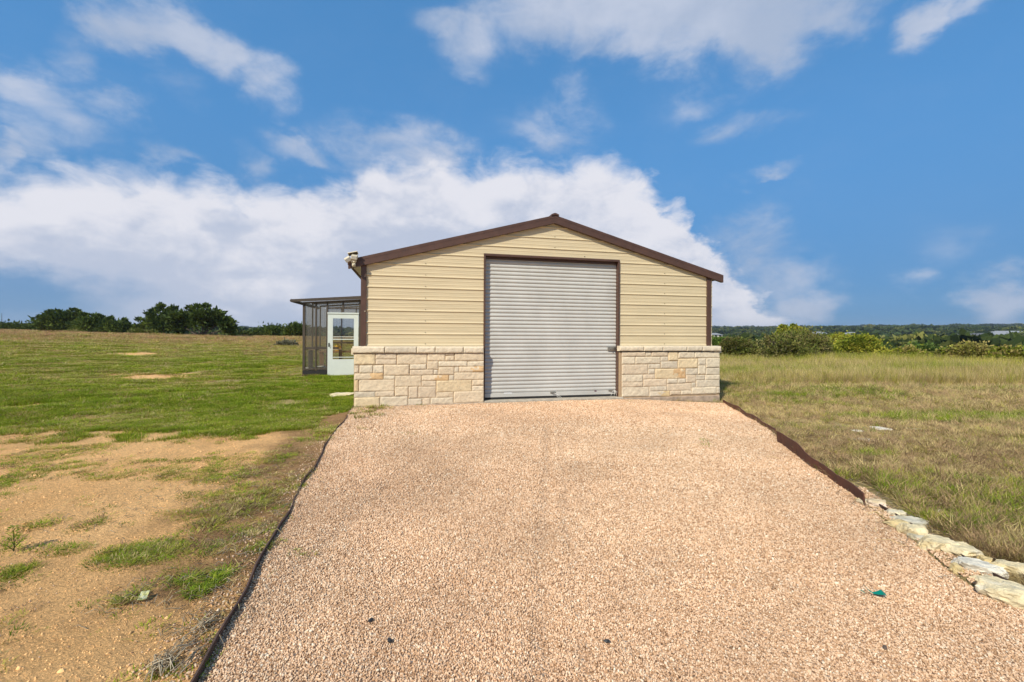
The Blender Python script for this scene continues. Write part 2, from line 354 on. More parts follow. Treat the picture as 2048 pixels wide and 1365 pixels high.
M_grassi = mat('grass_blades', (.82, .82, .82), .75, tint='INSTANCER', trans=.3, spec=.15)
M_grassg = mat('weed_leaves', (.8, .8, .8), .7, tint='GEOMETRY', trans=.3, spec=.2)
M_wood_far = mat('woodland', (1, 1, 1), .9, tint='INSTANCER', trans=.1, spec=.1)
M_rock = mat('limestone_rock', (1, 1, 1), .92, tint='GEOMETRY', noise=.28, nscale=14, bump=.03, bscale=26)
M_green = mat('green_plastic', (.0, .22, .15), .4, trans=.2)
M_black = mat('black_stone', (.025, .024, .024), .6)
M_hwall = mat('far_house_wall', (.55, .50, .42), .9)
M_hroof = mat('far_house_roof_pale', (.24, .25, .26), .8)
M_hroofd = mat('far_house_roof_dark', (.10, .10, .11), .8)
M_hwin = mat('far_house_window', (.03, .035, .04), .2)
def poly_mat():
    m = bpy.data.materials.new('twinwall_panel'); m.use_nodes = True; t = m.node_tree; b = t.nodes['Principled BSDF']; out = t.nodes['Material Output']
    b.inputs['Base Color'].default_value = (.20, .18, .145, 1); b.inputs['Roughness'].default_value = .35
    tcn = nd(t, 'ShaderNodeTexCoord'); mp = nd(t, 'ShaderNodeMapping'); mp.inputs['Scale'].default_value = (14, .5, .3); t.links.new(tcn.outputs['Object'], mp.inputs[0])
    n = nd(t, 'ShaderNodeTexNoise'); n.inputs['Scale'].default_value = 1.2; n.inputs['Detail'].default_value = 4; t.links.new(mp.outputs[0], n.inputs[0])
    mr = nd(t, 'ShaderNodeMapRange'); t.links.new(n.outputs[0], mr.inputs[0]); mr.inputs[1].default_value = .3; mr.inputs[2].default_value = .7; mr.inputs[3].default_value = .58; mr.inputs[4].default_value = .74
    tr = nd(t, 'ShaderNodeBsdfTransparent'); tr.inputs[0].default_value = (.86, .85, .80, 1); mx = nd(t, 'ShaderNodeMixShader')
    t.links.new(mr.outputs[0], mx.inputs[0]); t.links.new(b.outputs[0], mx.inputs[1]); t.links.new(tr.outputs[0], mx.inputs[2]); t.links.new(mx.outputs[0], out.inputs[0]); return m
M_poly = poly_mat()
def glass_mat():
    m = bpy.data.materials.new('door_glass'); m.use_nodes = True; t = m.node_tree; out = t.nodes['Material Output']; t.nodes.remove(t.nodes['Principled BSDF'])
    g = nd(t, 'ShaderNodeBsdfGlossy'); g.inputs['Roughness'].default_value = .03; tr = nd(t, 'ShaderNodeBsdfTransparent'); tr.inputs[0].default_value = (.9, .93, .92, 1)
    fr = nd(t, 'ShaderNodeFresnel'); fr.inputs[0].default_value = 1.6; mx = nd(t, 'ShaderNodeMixShader')
    t.links.new(fr.outputs[0], mx.inputs[0]); t.links.new(tr.outputs[0], mx.inputs[1]); t.links.new(g.outputs[0], mx.inputs[2]); t.links.new(mx.outputs[0], out.inputs[0]); return m
M_glass = glass_mat()
def ground_mat():
    m = bpy.data.materials.new('soil_and_turf'); m.use_nodes = True; t = m.node_tree; b = t.nodes['Principled BSDF']; b.inputs['Roughness'].default_value = .97; b.inputs['Specular IOR Level'].default_value = .15
    at_ = nd(t, 'ShaderNodeAttribute'); at_.attribute_name = 'tint'
    tcn = nd(t, 'ShaderNodeTexCoord'); c = at_.outputs['Color']
    for sc, amp, dt in ((150, .34, 3), (34, .24, 6), (2.2, .12, 5)):
        n = nd(t, 'ShaderNodeTexNoise'); n.inputs['Scale'].default_value = sc; n.inputs['Detail'].default_value = dt; n.inputs['Roughness'].default_value = .65; t.links.new(tcn.outputs['Object'], n.inputs[0])
        mr = nd(t, 'ShaderNodeMapRange'); t.links.new(n.outputs[0], mr.inputs[0]); mr.inputs[1].default_value = .3; mr.inputs[2].default_value = .7; mr.inputs[3].default_value = 1-amp; mr.inputs[4].default_value = 1+amp
        mx = nd(t, 'ShaderNodeMix', data_type='RGBA', blend_type='MULTIPLY'); mx.inputs[0].default_value = 1; t.links.new(c, mx.inputs[6]); t.links.new(mr.outputs[0], mx.inputs[7]); c = mx.outputs[2]
    t.links.new(c, b.inputs['Base Color'])
    n = nd(t, 'ShaderNodeTexNoise'); n.inputs['Scale'].default_value = 45; n.inputs['Detail'].default_value = 8; n.inputs['Roughness'].default_value = .75; t.links.new(tcn.outputs['Object'], n.inputs[0])
    bp = nd(t, 'ShaderNodeBump'); bp.inputs['Distance'].default_value = .035; t.links.new(n.outputs[0], bp.inputs['Height']); t.links.new(bp.outputs[0], b.inputs['Normal']); return m
M_ground = ground_mat()
def gravel_mat(inst):
    m = bpy.data.materials.new('pink_pea_gravel' if inst else 'gravel_bed'); m.use_nodes = True; t = m.node_tree; b = t.nodes['Principled BSDF']; b.inputs['Roughness'].default_value = .85; b.inputs['Specular IOR Level'].default_value = .3
    ramp = nd(t, 'ShaderNodeValToRGB'); e = ramp.color_ramp.elements
    cols = [(0, (.35, .20, .105)), (.2, (.53, .332, .186)), (.45, (.645, .424, .258)), (.7, (.70, .48, .305)), (.93, (.74, .55, .37)), (1, (.81, .69, .52))]
    if not inst: cols = [(a_, (c_[0]*.72, c_[1]*.68, c_[2]*.66)) for a_, c_ in cols]
    while len(e) < len(cols): e.new(.5)
    for q, (p, c) in zip(e, cols): q.position = p; q.color = (*c, 1)
    if inst:
        oi = nd(t, 'ShaderNodeObjectInfo'); t.links.new(oi.outputs['Random'], ramp.inputs[0])
        tcn = nd(t, 'ShaderNodeTexCoord'); n = nd(t, 'ShaderNodeTexNoise'); n.inputs['Scale'].default_value = 60; t.links.new(tcn.outputs['Object'], n.inputs[0])
        at_ = nd(t, 'ShaderNodeAttribute'); at_.attribute_name = 'tint'; at_.attribute_type = 'INSTANCER'
        mx = nd(t, 'ShaderNodeMix', data_type='RGBA', blend_type='MULTIPLY'); mx.inputs[0].default_value = 1
        t.links.new(ramp.outputs[0], mx.inputs[6]); t.links.new(at_.outputs['Color'], mx.inputs[7]); t.links.new(mx.outputs[2], b.inputs['Base Color'])
    else:
        tcn = nd(t, 'ShaderNodeTexCoord'); v = nd(t, 'ShaderNodeTexVoronoi'); v.inputs['Scale'].default_value = 62; t.links.new(tcn.outputs['Object'], v.inputs['Vector'])
        sp = nd(t, 'ShaderNodeSeparateColor'); t.links.new(v.outputs['Color'], sp.inputs[0]); t.links.new(sp.outputs[0], ramp.inputs[0]); t.links.new(ramp.outputs[0], b.inputs['Base Color'])
        bp = nd(t, 'ShaderNodeBump'); bp.invert = True; bp.inputs['Distance'].default_value = .012; t.links.new(v.outputs['Distance'], bp.inputs['Height']); t.links.new(bp.outputs[0], b.inputs['Normal'])
    return m
M_gravel = gravel_mat(True); M_bed = gravel_mat(False)

# ------------------------------------------------------------------ ground colour zones
DIRT = np.array((.90, .54, .235)); DIRT2 = np.array((.70, .385, .145)); SOIL = np.array((.175, .098, .046))
TURF = np.array((.27, .225, .075)); DRY = np.array((.44, .32, .15)); DRYPINK = np.array((.46, .31, .16)); FAR = np.array((.060, .080, .030))
def ell(px, py, rx, ry, x, y, Y0=None):
    """soft ellipse on the ground round the spot seen at (px,py), radii in photo pixels"""
    p = ground_at(px, py); Y = p.y; rX = rx/F*Y; q = ground_at(px, py+ry); p2 = ground_at(px, py-ry) if py-ry > 685 else p
    rY = abs(q.y-Y)*1.25; return np.clip(1-np.hypot((x-p.x)/rX, (y-p.y)/rY), 0, 1)
BARE = [(300,754,130,11),(270,709,60,5),(560,875,90,28),(45,812,50,9),(675,838,50,30)]
DARKS = [(520,1010,110,70),(420,1160,90,90),(545,930,70,40),(640,860,50,40),(430,1080,120,50),(600,900,60,50),(470,1290,80,50),(350,1180,60,30),(560,1080,60,60)]
def zones(x, y):
    """bare (0..1), dark soil, side (0 left, 1 right), dryness"""
    x = np.asarray(x, float); y = np.asarray(y, float)
    side = (x > 1.2+np.maximum(y, 0)*.1).astype(float)
    yy = y+2.6*(fbm(x*.7, y*.9, 5, 21, .6)-.5)+.8*(fbm(x*5, y*7, 3, 23)-.5)
    bare = 1-sst(5.4, 7.7, yy); bare = bare*(1-side)
    for b in BARE: bare = np.maximum(bare, (1-side)*sst(.25, .65, ell(*b, x, y)**.6*.9+1.3*(fbm(x*2.6, y*4.2, 5, 31, .65)-.5))*(ell(*b, x, y) > 0))
    dark = np.zeros_like(x)
    for d in DARKS: dark = np.maximum(dark, sst(.05, .7, ell(*d, x, y)+.8*(fbm(x*3, y*5, 5, 41, .6)-.5))*(ell(*d, x, y) > 0))
    ed = np.full(x.shape, 9.); 
    for p_, q_ in zip(LEp, LEp[1:]):
        vx, vy = q_.x-p_.x, q_.y-p_.y; t_ = np.clip(((x-p_.x)*vx+(y-p_.y)*vy)/(vx*vx+vy*vy), 0, 1); ed = np.minimum(ed, np.hypot(x-p_.x-t_*vx, y-p_.y-t_*vy))
    dark = np.maximum(dark, .9*sst(1.0, .25, ed+1.1*(fbm(x*2.2, y*2.2, 5, 43, .6)-.5))*sst(1.9, 2.8, y))
    dark = dark*bare
    return bare, dark, side
def tint_ground(x, y):
    r = np.hypot(x, y)
    bare, dark, side = zones(x, y)
    n1 = fbm(x*1.3, y*1.3, 5, 51)[:, None]; n2 = fbm(x*.25, y*.25, 4, 61)[:, None]
    d = DIRT*(1-n1)+DIRT2*n1; d = d*(1-dark[:, None]*.8)+SOIL*dark[:, None]*.8
    near = sst(2.2, 1.2, y)[:, None]*(1-side[:, None]) if False else 0
    g = TURF*(1-.55*n2)+DRY*.55*n2
    far = sst(22, 48, r)[:, None]; gl = g*(1-far)+DRYPINK*far
    gr = DRY*(.35+.5*n1)+TURF*(.65-.5*n1); fr = sst(70, 130, r)[:, None]
    s = side[:, None]; turf = gl*(1-s)+gr*s
    c = turf*(1-bare[:, None])+d*bare[:, None]
    # distant pale fields among the woods
    pf = sst(.58, .66, fbm(x*.004, y*.008, 3, 77))[:, None]
    farc = FAR*(1-pf)+np.array((.34, .32, .11))*pf
    # small pebbly pale flecks at the gravel's edge
    return c*(1-fr)+farc*fr

# ground sheet: polar grid, fine where the photograph looks
azs = np.concatenate([np.linspace(-math.pi, -1.0, 60)[:-1], np.linspace(-1.0, 1.0, 620), np.linspace(1.0, math.pi, 60)[1:]])
rr = np.concatenate([[0.05, .3, .6, .9, 1.1], np.geomspace(1.25, 75, 440), np.geomspace(76, 7500, 170)])
A, RR = np.meshgrid(azs, rr); gx = (RR*np.sin(A)).ravel(); gy = (RR*np.cos(A)).ravel()
gz = height(gx, gy); bare_, dark_, side_ = zones(gx, gy)
gz = gz+micro(gx, gy)*(~in_building(gx, gy))
gz = gz-.045*inpoly(gx, gy)
na = len(azs); nr = len(rr); I = np.arange(na*nr).reshape(nr, na)
fq = np.stack([I[:-1, :-1], I[:-1, 1:], I[1:, 1:], I[1:, :-1]], -1).reshape(-1, 4)[:, ::-1]
g = np_mesh('ground', np.stack([gx, gy, gz], 1), fq, M_ground, tint=tint_ground(gx, gy), smooth=True)
tag(g, 'field of sandy dirt, green turf and dry grass round the shed', kind='structure')

# driveway sheet
def resample(P, n):
    P = [Vector(p) for p in P]; d = [0]
    for a, b in zip(P, P[1:]): d.append(d[-1]+(b-a).length)
    t = np.linspace(0, d[-1], n); return np.interp(t, d, [p.x for p in P]), np.interp(t, d, [p.y for p in P])
nl = 150; nc = 90
lx, ly = resample(LEx, nl); rx_, ry_ = resample(REx, nl)
def rut(x, y):
    # two faint wheel tracks running out from the door
    a = x-(.10+ (y-9)*.00); return 0
def tracks(x, y):
    c0 = .17+(y-2.3)*.09+.05*(fbm(y*.7, y*0+3, 2, 5)-.5); br = .5+.9*(fbm(x*3, y*2, 3, 19)-.35)
    return sst(8.2, 5.5, y)*np.clip((np.exp(-((x-c0)/.06)**2)+.6*np.exp(-((x-c0-.17)/.05)**2)+.55*np.exp(-((x-c0+1.45)/.07)**2)+.35*np.exp(-((x-c0-1.35)/.08)**2))*br, 0, 1)
def drive_z(x, y):
    z = height(x, y)+.03*(fbm(x*1.6, y*1.6, 4, 95)-.5)
    return z-.028*tracks(x, y)
ss = np.linspace(0, 1, nc); X = lx[:, None]*(1-ss)+rx_[:, None]*ss; Y = ly[:, None]*(1-ss)+ry_[:, None]*ss
dv = np.stack([X.ravel(), Y.ravel(), drive_z(X.ravel(), Y.ravel())], 1); I = np.arange(nl*nc).reshape(nl, nc)
fq = np.stack([I[:-1, :-1], I[1:, :-1], I[1:, 1:], I[:-1, 1:]], -1).reshape(-1, 4)
tag(np_mesh('driveway', dv, fq, M_bed, smooth=True), 'pink pea gravel driveway leading to the roller door', kind='structure')

# ------------------------------------------------------------------ instancing of stuff (geometry nodes)
def scatter(name, label, cat, pts, rot, scl, tints, idx, variants, kind='stuff'):
    me = bpy.data.meshes.new(name); n = len(pts); me.vertices.add(n); me.vertices.foreach_set('co', np.asarray(pts, np.float32).ravel())
    a = me.attributes.new('rot', 'FLOAT_VECTOR', 'POINT'); a.data.foreach_set('vector', np.asarray(rot, np.float32).ravel())
    a = me.attributes.new('scl', 'FLOAT_VECTOR', 'POINT'); a.data.foreach_set('vector', np.asarray(scl, np.float32).ravel())
    a = me.attributes.new('tint', 'FLOAT_COLOR', 'POINT'); t = np.ones((n, 4), np.float32); t[:, :3] = tints; a.data.foreach_set('color', t.ravel())
    a = me.attributes.new('vid', 'INT', 'POINT'); a.data.foreach_set('value', np.asarray(idx, np.int32))
    o = bpy.data.objects.new(name, me); C.objects.link(o); tag(o, label, cat, kind=kind)
    ng = bpy.data.node_groups.new(name+'_nodes', 'GeometryNodeTree')
    ng.interface.new_socket('Geometry', in_out='INPUT', socket_type='NodeSocketGeometry'); ng.interface.new_socket('Geometry', in_out='OUTPUT', socket_type='NodeSocketGeometry')
    gi = ng.nodes.new('NodeGroupInput'); go = ng.nodes.new('NodeGroupOutput'); iop = ng.nodes.new('GeometryNodeInstanceOnPoints'); jn = ng.nodes.new('GeometryNodeGeometryToInstance')
    for v in reversed(variants):
        oi = ng.nodes.new('GeometryNodeObjectInfo'); oi.inputs['Object'].default_value = v; ng.links.new(oi.outputs['Geometry'], jn.inputs[0])
    def na_(nm, dt):
        q = ng.nodes.new('GeometryNodeInputNamedAttribute'); q.data_type = dt; q.inputs['Name'].default_value = nm; return q.outputs['Attribute']
    ng.links.new(gi.outputs[0], iop.inputs['Points']); ng.links.new(jn.outputs[0], iop.inputs['Instance']); iop.inputs['Pick Instance'].default_value = True
    ng.links.new(na_('vid', 'INT'), iop.inputs['Instance Index']); ng.links.new(na_('rot', 'FLOAT_VECTOR'), iop.inputs['Rotation']); ng.links.new(na_('scl', 'FLOAT_VECTOR'), iop.inputs['Scale'])
    ng.links.new(iop.outputs[0], go.inputs[0])
    md = o.modifiers.new('scatter', 'NODES'); md.node_group = ng
    return o
import bmesh
def pebble(seed):
    bm = bmesh.new(); bmesh.ops.create_icosphere(bm, subdivisions=2, radius=.5); r_ = random.Random(seed)
    dirs = [Vector((r_.gauss(0, 1), r_.gauss(0, 1), r_.gauss(0, 1))).normalized() for _ in range(9)]; cut = [r_.uniform(.30, .44) for _ in dirs]
    sc = Vector((r_.uniform(1.0, 1.3), r_.uniform(.75, 1.0), r_.uniform(.6, .85)))
    for v in bm.verts:
        for d, c in zip(dirs, cut):
            k = v.co.dot(d)
            if k > c: v.co -= d*(k-c)*.85
        v.co = Vector((v.co.x*sc.x, v.co.y*sc.y, v.co.z*sc.z))
    me = bpy.data.meshes.new('pebble'); bm.to_mesh(me); bm.free(); me.materials.append(M_gravel)
    return bpy.data.objects.new('pebble', me)
pebs = [pebble(i) for i in range(7)]
def near_rock_early(X, Y):
    out = np.zeros(np.shape(X), bool)
    for a, b, c in [(1757,1012,20),(1786,1030,18),(1794,1052,22),(1826,1049,28),(1824,1070,22),(1868,1096,34),(1922,1108,36),(1951,1143,38),(2026,1150,46),(2022,1196,50)]:
        p = ground_at(a, b); out |= np.hypot(X-p.x, (Y-p.y)*1.3) < c/F*p.y*.8
    return out
def sample_gravel():
    out = []
    for (y0, y1, sp) in ((1.1, 2.4, .0093), (2.4, 3.8, .0112), (3.8, 6.0, .0145), (6.0, 10.5, .020)):
        ymax = y1; xm0 = -1.35*y1; xm1 = 1.35*y1
        xs = np.arange(xm0, xm1, sp); ys = np.arange(y0, y1, sp*.87); XX, YY = np.meshgrid(xs, ys); XX = XX.ravel()+rng.uniform(-.45, .45, XX.size)*sp; YY = YY.ravel()+rng.uniform(-.45, .45, YY.size)*sp
        k = (np.abs(XX) < 1.22*YY+.15); XX = XX[k]; YY = YY[k]
        k = inpoly(XX, YY) | (inpoly(XX-.17, YY) & (YY < 4.0) & (XX > 1.5) & (rng.random(len(XX)) < .8)); XX = XX[k]; YY = YY[k]; k = ~in_building(XX, YY); XX = XX[k]; YY = YY[k]
        out.append(np.stack([XX, YY, np.full(XX.size, sp)], 1))
    return np.concatenate(out)
gp = sample_gravel()
n = len(gp)
# a few strays rolled over the edging on to the dirt
es = []
for p, q in zip(LEp[3:], LEp[4:]):
    for _ in range(60):
        t = random.random(); s_ = p.lerp(q, t); off = -abs(random.gauss(0, .10))-.02; es.append((s_.x+off, s_.y+random.uniform(-.02, .02), .012))
for _ in range(700):
    y_ = random.uniform(1.3, 5.5); x_ = random.uniform(-1.2*y_, -.2*y_-.9); es.append((x_, y_, random.choice((.004, .006, .006, .008))))
es = np.array([e for e in es if not inpoly(np.array([e[0]]), np.array([e[1]]))[0]])
allp = np.concatenate([gp, es]); n2_ = len(allp)
z = np.concatenate([np.where(inpoly(gp[:, 0], gp[:, 1]), drive_z(gp[:, 0], gp[:, 1]), height(gp[:, 0], gp[:, 1])+micro(gp[:, 0], gp[:, 1])+.003)+rng.uniform(-.002, .006, n), height(es[:, 0], es[:, 1])+micro(es[:, 0], es[:, 1])+.003])
size = allp[:, 2]*rng.uniform(.64, 1.28, n2_)*np.where(rng.random(n2_) < .03, 1.5, 1)
big = 1+.3*(fbm(allp[:, 0]*1.2, allp[:, 1]*1.2, 3, 15)-.5); size *= big
ti = (.74+.48*fbm(allp[:, 0]*1.3, allp[:, 1]*1.3, 5, 16, .6))[:, None]*np.ones((1, 3)); wm = fbm(allp[:, 0]*.5, allp[:, 1]*.5, 3, 18)
ti *= (1-.16*tracks(allp[:, 0], allp[:, 1]))[:, None]; ti[:, 2] *= .92+.16*wm; ti[:, 1] *= .95+.1*wm
scatter('gravel', 'pink and tan pea gravel covering the driveway', 'gravel', np.stack([allp[:, 0], allp[:, 1], z], 1), rng.uniform(0, 6.28, (n2_, 3)), np.repeat(size[:, None], 3, 1), ti, rng.integers(0, 7, n2_), pebs)
print('pebbles', n2_)

# ---- crumbs of soil
cm = 46000; iy = rng.uniform(1/7.6, 1/1.25, cm); cy_ = 1/iy; cx_ = rng.uniform(-1.35, -.05, cm)*cy_; bb, dd_, _s = zones(cx_, cy_); k = (~inpoly(cx_+.03, cy_)) & (rng.random(cm) < bb) & (rng.random(cm) < .25+1.4*(fbm(cx_*2.5, cy_*4, 4, 141)-.3)); cx_, cy_, dd_ = cx_[k], cy_[k], dd_[k]
cs_ = rng.lognormal(-5.15, .42, len(cx_))*np.clip(cy_/3, .8, 1.8); tn_ = (DIRT*(1-dd_[:, None])+SOIL*1.1*dd_[:, None])*rng.uniform(.7, 1.15, (len(cx_), 1)); tn_ = tn_*.97
M_clod = mat('soil_crumb', (1, 1, 1), .97, tint='INSTANCER', spec=.1)
def clod(seed): o_ = pebble(seed); o_.data.materials.clear(); o_.data.materials.append(M_clod); return o_
scatter('soil_crumbs', 'small crumbs of sandy soil strewn over the bare dirt', 'soil', np.stack([cx_, cy_, height(cx_, cy_)+micro(cx_, cy_)], 1), rng.uniform(0, 6.28, (len(cx_), 3)), np.repeat(cs_[:, None], 3, 1)*np.array((1.2, 1.2, .9)), tn_, rng.integers(0, 4, len(cx_)), [clod(100+i) for i in range(4)])

# ---- grass tufts
def tuft(seed, nb, h, spread, w, lean=.5, droop=.5, material=None, segs=3, hv=.4):
    r_ = np.random.default_rng(seed); V = []; Fc = []
    for b in range(nb):
        a = r_.uniform(0, 6.283); rad = spread*math.sqrt(r_.random()); bx, by = rad*math.cos(a), rad*math.sin(a)
        d = a+r_.normal(0, .8); hh = h*r_.uniform(1-hv, 1+hv*.6); ln = lean*r_.uniform(.3, 1.2); ww = w*r_.uniform(.7, 1.3)
        tx, ty = -math.sin(d), math.cos(d); base = len(V)
        for s_ in range(segs+1):
            t = s_/segs; k = ww*(1-t**1.5)*.5+.0002; out = hh*ln*(t**1.7); up = hh*(t-droop*.35*t*t)
            cx, cy = bx+math.cos(d)*out, by+math.sin(d)*out
            V.append((cx-tx*k, cy-ty*k, up)); V.append((cx+tx*k, cy+ty*k, up))
        for s_ in range(segs): q = base+2*s_; Fc.append((q, q+1, q+3, q+2))
    return np_mesh('tuft', V, Fc, material or M_grassi, parent='unlinked')
T_short = [tuft(10+i, 34, .055, .085, .0045, .75, .6) for i in range(5)]
T_mat = [tuft(30+i, 46, .030, .10, .006, 1.3, .8, hv=.6) for i in range(4)]
T_tall = [tuft(50+i, 30, .34, .11, .006, .45, .5, hv=.5) for i in range(5)]
T_mid = [tuft(70+i, 34, .13, .11, .005, .8, .7, hv=.6) for i in range(4)]
GREEN = np.array((.225, .33, .018)); GREEN2 = np.array((.41, .46, .04)); OLIVE = np.array((.46, .41, .075)); STRAW = np.array((.76, .60, .27)); STRAW2 = np.array((.56, .38, .20)); BROWN = np.array((.28, .18, .10)); YEL = np.array((.60, .54, .07))
def screen_points(n, y0, y1, u0, u1, power=1.0):
    iy = rng.uniform(1/y1**power, 1/y0**power, n); Y = (1/iy)**(1/power); X = rng.uniform(u0, u1, n)*Y; return X, Y
def mixc(parts, wts):
    wts = np.stack(wts, 1); wts = wts/np.maximum(wts.sum(1, keepdims=True), 1e-6); r_ = rng.random(len(wts)); cum = np.cumsum(wts, 1); k = (r_[:, None] > cum).sum(1).clip(0, len(parts)-1); c = np.array(parts)[k]
    return c*rng.uniform(.55, 1.38, (len(c), 1))
ROCKSPOT = [(1757,1012,24),(1786,1030,22),(1794,1052,28),(1826,1049,34),(1824,1070,26),(1868,1096,42),(1922,1108,44),(1951,1143,48),(1968,1130,20),(1992,1150,20),(2026,1150,56),(2022,1196,62),(1975,1168,30),(1762,858,20),(1890,1036,22),(682,793,27)]
def near_rock(X, Y, k=1.0):
    out = np.zeros(np.shape(X), bool)
    for a, b, c in ROCKSPOT:
        p = ground_at(a, b); out |= np.hypot(X-p.x, (Y-p.y)*1.0) < c/F*p.y*k
    return out
def clear(X, Y): return (~inpoly(X, Y)) & (~in_building(X, Y)) & (~near_rock(X, Y, 1.05))
def gz_at(X, Y):
    return height(X, Y)+micro(X, Y)
# left lawn
X, Y = screen_points(150000, 5.6, 66, -1.35, -.02, .55); k = clear(X, Y) & (X < 1); X, Y = X[k], Y[k]
bare, dark, side = zones(X, Y); isl = fbm(X*1.9, Y*2.3, 4, 151, .6); k = ((bare < .04) | (isl+.12*rng.normal(size=len(X)) > .22+bare*.50)) & (bare < .97) & (np.hypot(X, Y) < 70); X, Y = X[k], Y[k]; r = np.hypot(X, Y)
thin = fbm(X*.9, Y*.9, 4, 101); k = (rng.random(len(X)) < .28+1.9*(thin-.33)); X, Y, r = X[k], Y[k], r[k]
gr = .5+1.6*(fbm(X*.6, Y*.55, 5, 102, .62)-.5); fine = fbm(X*2.6, Y*2.2, 3, 103); gr = np.clip(gr+.6*(fine-.5), 0, 1); nearwall = np.exp(-(((X+4.5)/2.2)**2+((Y-12)/3.5)**2)); far = sst(15, 38, r); crest = sst(36, 55, r)
cl = mixc([GREEN, GREEN2, OLIVE, STRAW, STRAW2*np.array((1.1, .9, .95))], [.35+np.clip(gr*2.4-.55, .05, 2)*(1-far*.9)+2.8*nearwall, .9*(1-far*.3)*(1-crest), .30+far*.6*(1-crest*.6), .14+.5*far+.7*crest+1.1*np.clip(.5-gr, 0, 1), .12+.15*far+1.6*crest+.6*np.clip(.45-gr, 0, 1)])
sc = np.clip(r/9, 1, 4.2)[:, None]*rng.uniform(.7, 1.35, (len(X), 1))*np.ones((1, 3)); sc[:, 2] *= np.where(r > 20, .5, .8)*(.45+.9*gr)*(1+1.2*crest)
rot = np.zeros((len(X), 3)); rot[:, 2] = rng.uniform(0, 6.28, len(X))
scatter('lawn_grass', 'short green and straw coloured grass on the field left of the shed', 'grass', np.stack([X, Y, gz_at(X, Y)-.004], 1), rot, sc, cl, rng.integers(0, 5, len(X)), T_short)
nL = len(X)
# sparse mats creeping over the dirt on the left
X, Y = screen_points(60000, 1.5, 7.2, -1.4, -.05, 1.0); k = clear(X, Y); X, Y = X[k], Y[k]; bare, dark, side = zones(X, Y)
strk = fbm(X*1.1+Y*.35, Y*2.8, 4, 111); dn = sst(.56, .70, strk)*.8+.02+.30*sst(.35, .9, dark)*sst(.52, .62, fbm(X*2.4, Y*2.4, 4, 113, .6))
lump = ell(30,955,70,35, X, Y)+ell(500,1005,60,40,X,Y)+ell(430,955,90,20,X,Y)+ell(520,925,110,30,X,Y)+ell(280,1110,120,30,X,Y)+ell(120,905,130,30,X,Y)+ell(20,1150,40,20,X,Y)+ell(180,1050,40,12,X,Y)
dn = dn*(.35+1.3*sst(.42, .62, fbm(X*4.5, Y*4.5, 3, 114))); dn = np.clip(dn*(.40+.9*sst(3, 5.5, Y))+.9*sst(.15, .55, lump+.3*(strk-.5)), 0, 1)
k = (bare > .25) & (rng.random(len(X)) < dn*.55); X, Y, dark = X[k], Y[k], dark[k]
cl = mixc([GREEN, GREEN2, OLIVE, BROWN*1.5, STRAW*.9], [.9-.4*dark, .6-.3*dark, .8+0*X, .25+.9*dark, .25+.5*dark])
sc = rng.uniform(.25, .85, (len(X), 1))*np.ones((1, 3)); rot = np.zeros((len(X), 3)); rot[:, 2] = rng.uniform(0, 6.28, len(X))
scatter('creeping_grass', 'thin patches of creeping grass over the bare sandy dirt', 'grass', np.stack([X, Y, gz_at(X, Y)-.003], 1), rot, sc, cl, rng.integers(0, 4, len(X)), T_mat)
nM = len(X)
# right hand short mixed grass
def rightpts(n, y0, y1, p, u0=.2, u1=1.4):
    X, Y = screen_points(n, y0, y1, u0, u1, p); k = clear(X, Y) & (X > 2.0) & (~inpoly(X-.26*(Y < 4.2)-.03, Y+.05)); return X[k], Y[k]
STONY = [(1745,862,80,14),(1900,1035,60,18),(1660,850,60,14),(1990,965,40,10),(1600,850,50,12),(1560,842,40,14)]
X, Y = rightpts(130000, 2.3, 26, .6); stony = np.zeros(len(X))
for s_ in STONY: stony = np.maximum(stony, sst(.15, .5, ell(*s_, X, Y)))
k = rng.random(len(X)) > stony*.9; X, Y = X[k], Y[k]; r = np.hypot(X, Y)
gr = .5+1.5*(fbm(X*.45, Y*1.0, 5, 121, .6)-.5); gr = np.clip(gr+.5*(fbm(X*2.5, Y*4, 3, 124)-.5), 0, 1); thin = fbm(X*1.4, Y*2.2, 4, 122)
k = rng.random(len(X)) < .35+1.5*(thin-.38)+.35*(gr > .55); X, Y, r, gr = X[k], Y[k], r[k], gr[k]
cl = mixc([GREEN, GREEN2, OLIVE, STRAW, STRAW2, BROWN], [np.clip(gr*4.2-2.0, .02, 2.2), np.clip(gr*2.2-1.0, .02, 1), .15+0*X, .45+.35*sst(6, 14, r), .75+0*X, .45*(1-sst(5, 12, r))])
sc = np.clip(r/11, .8, 2.4)[:, None]*rng.uniform(.45, 1.1, (len(X), 1))*np.ones((1, 3)); sc[:, 2] *= .35+.40*gr
rot = np.zeros((len(X), 3)); rot[:, 2] = rng.uniform(0, 6.28, len(X)); rot[:, :2] = rng.normal(0, .3, (len(X), 2))
scatter('dry_grass', 'matted dry and green grass on the slope right of the driveway', 'grass', np.stack([X, Y, gz_at(X, Y)-.004], 1), rot, sc, cl, rng.integers(0, 4, len(X)), T_mid)
nR = len(X)
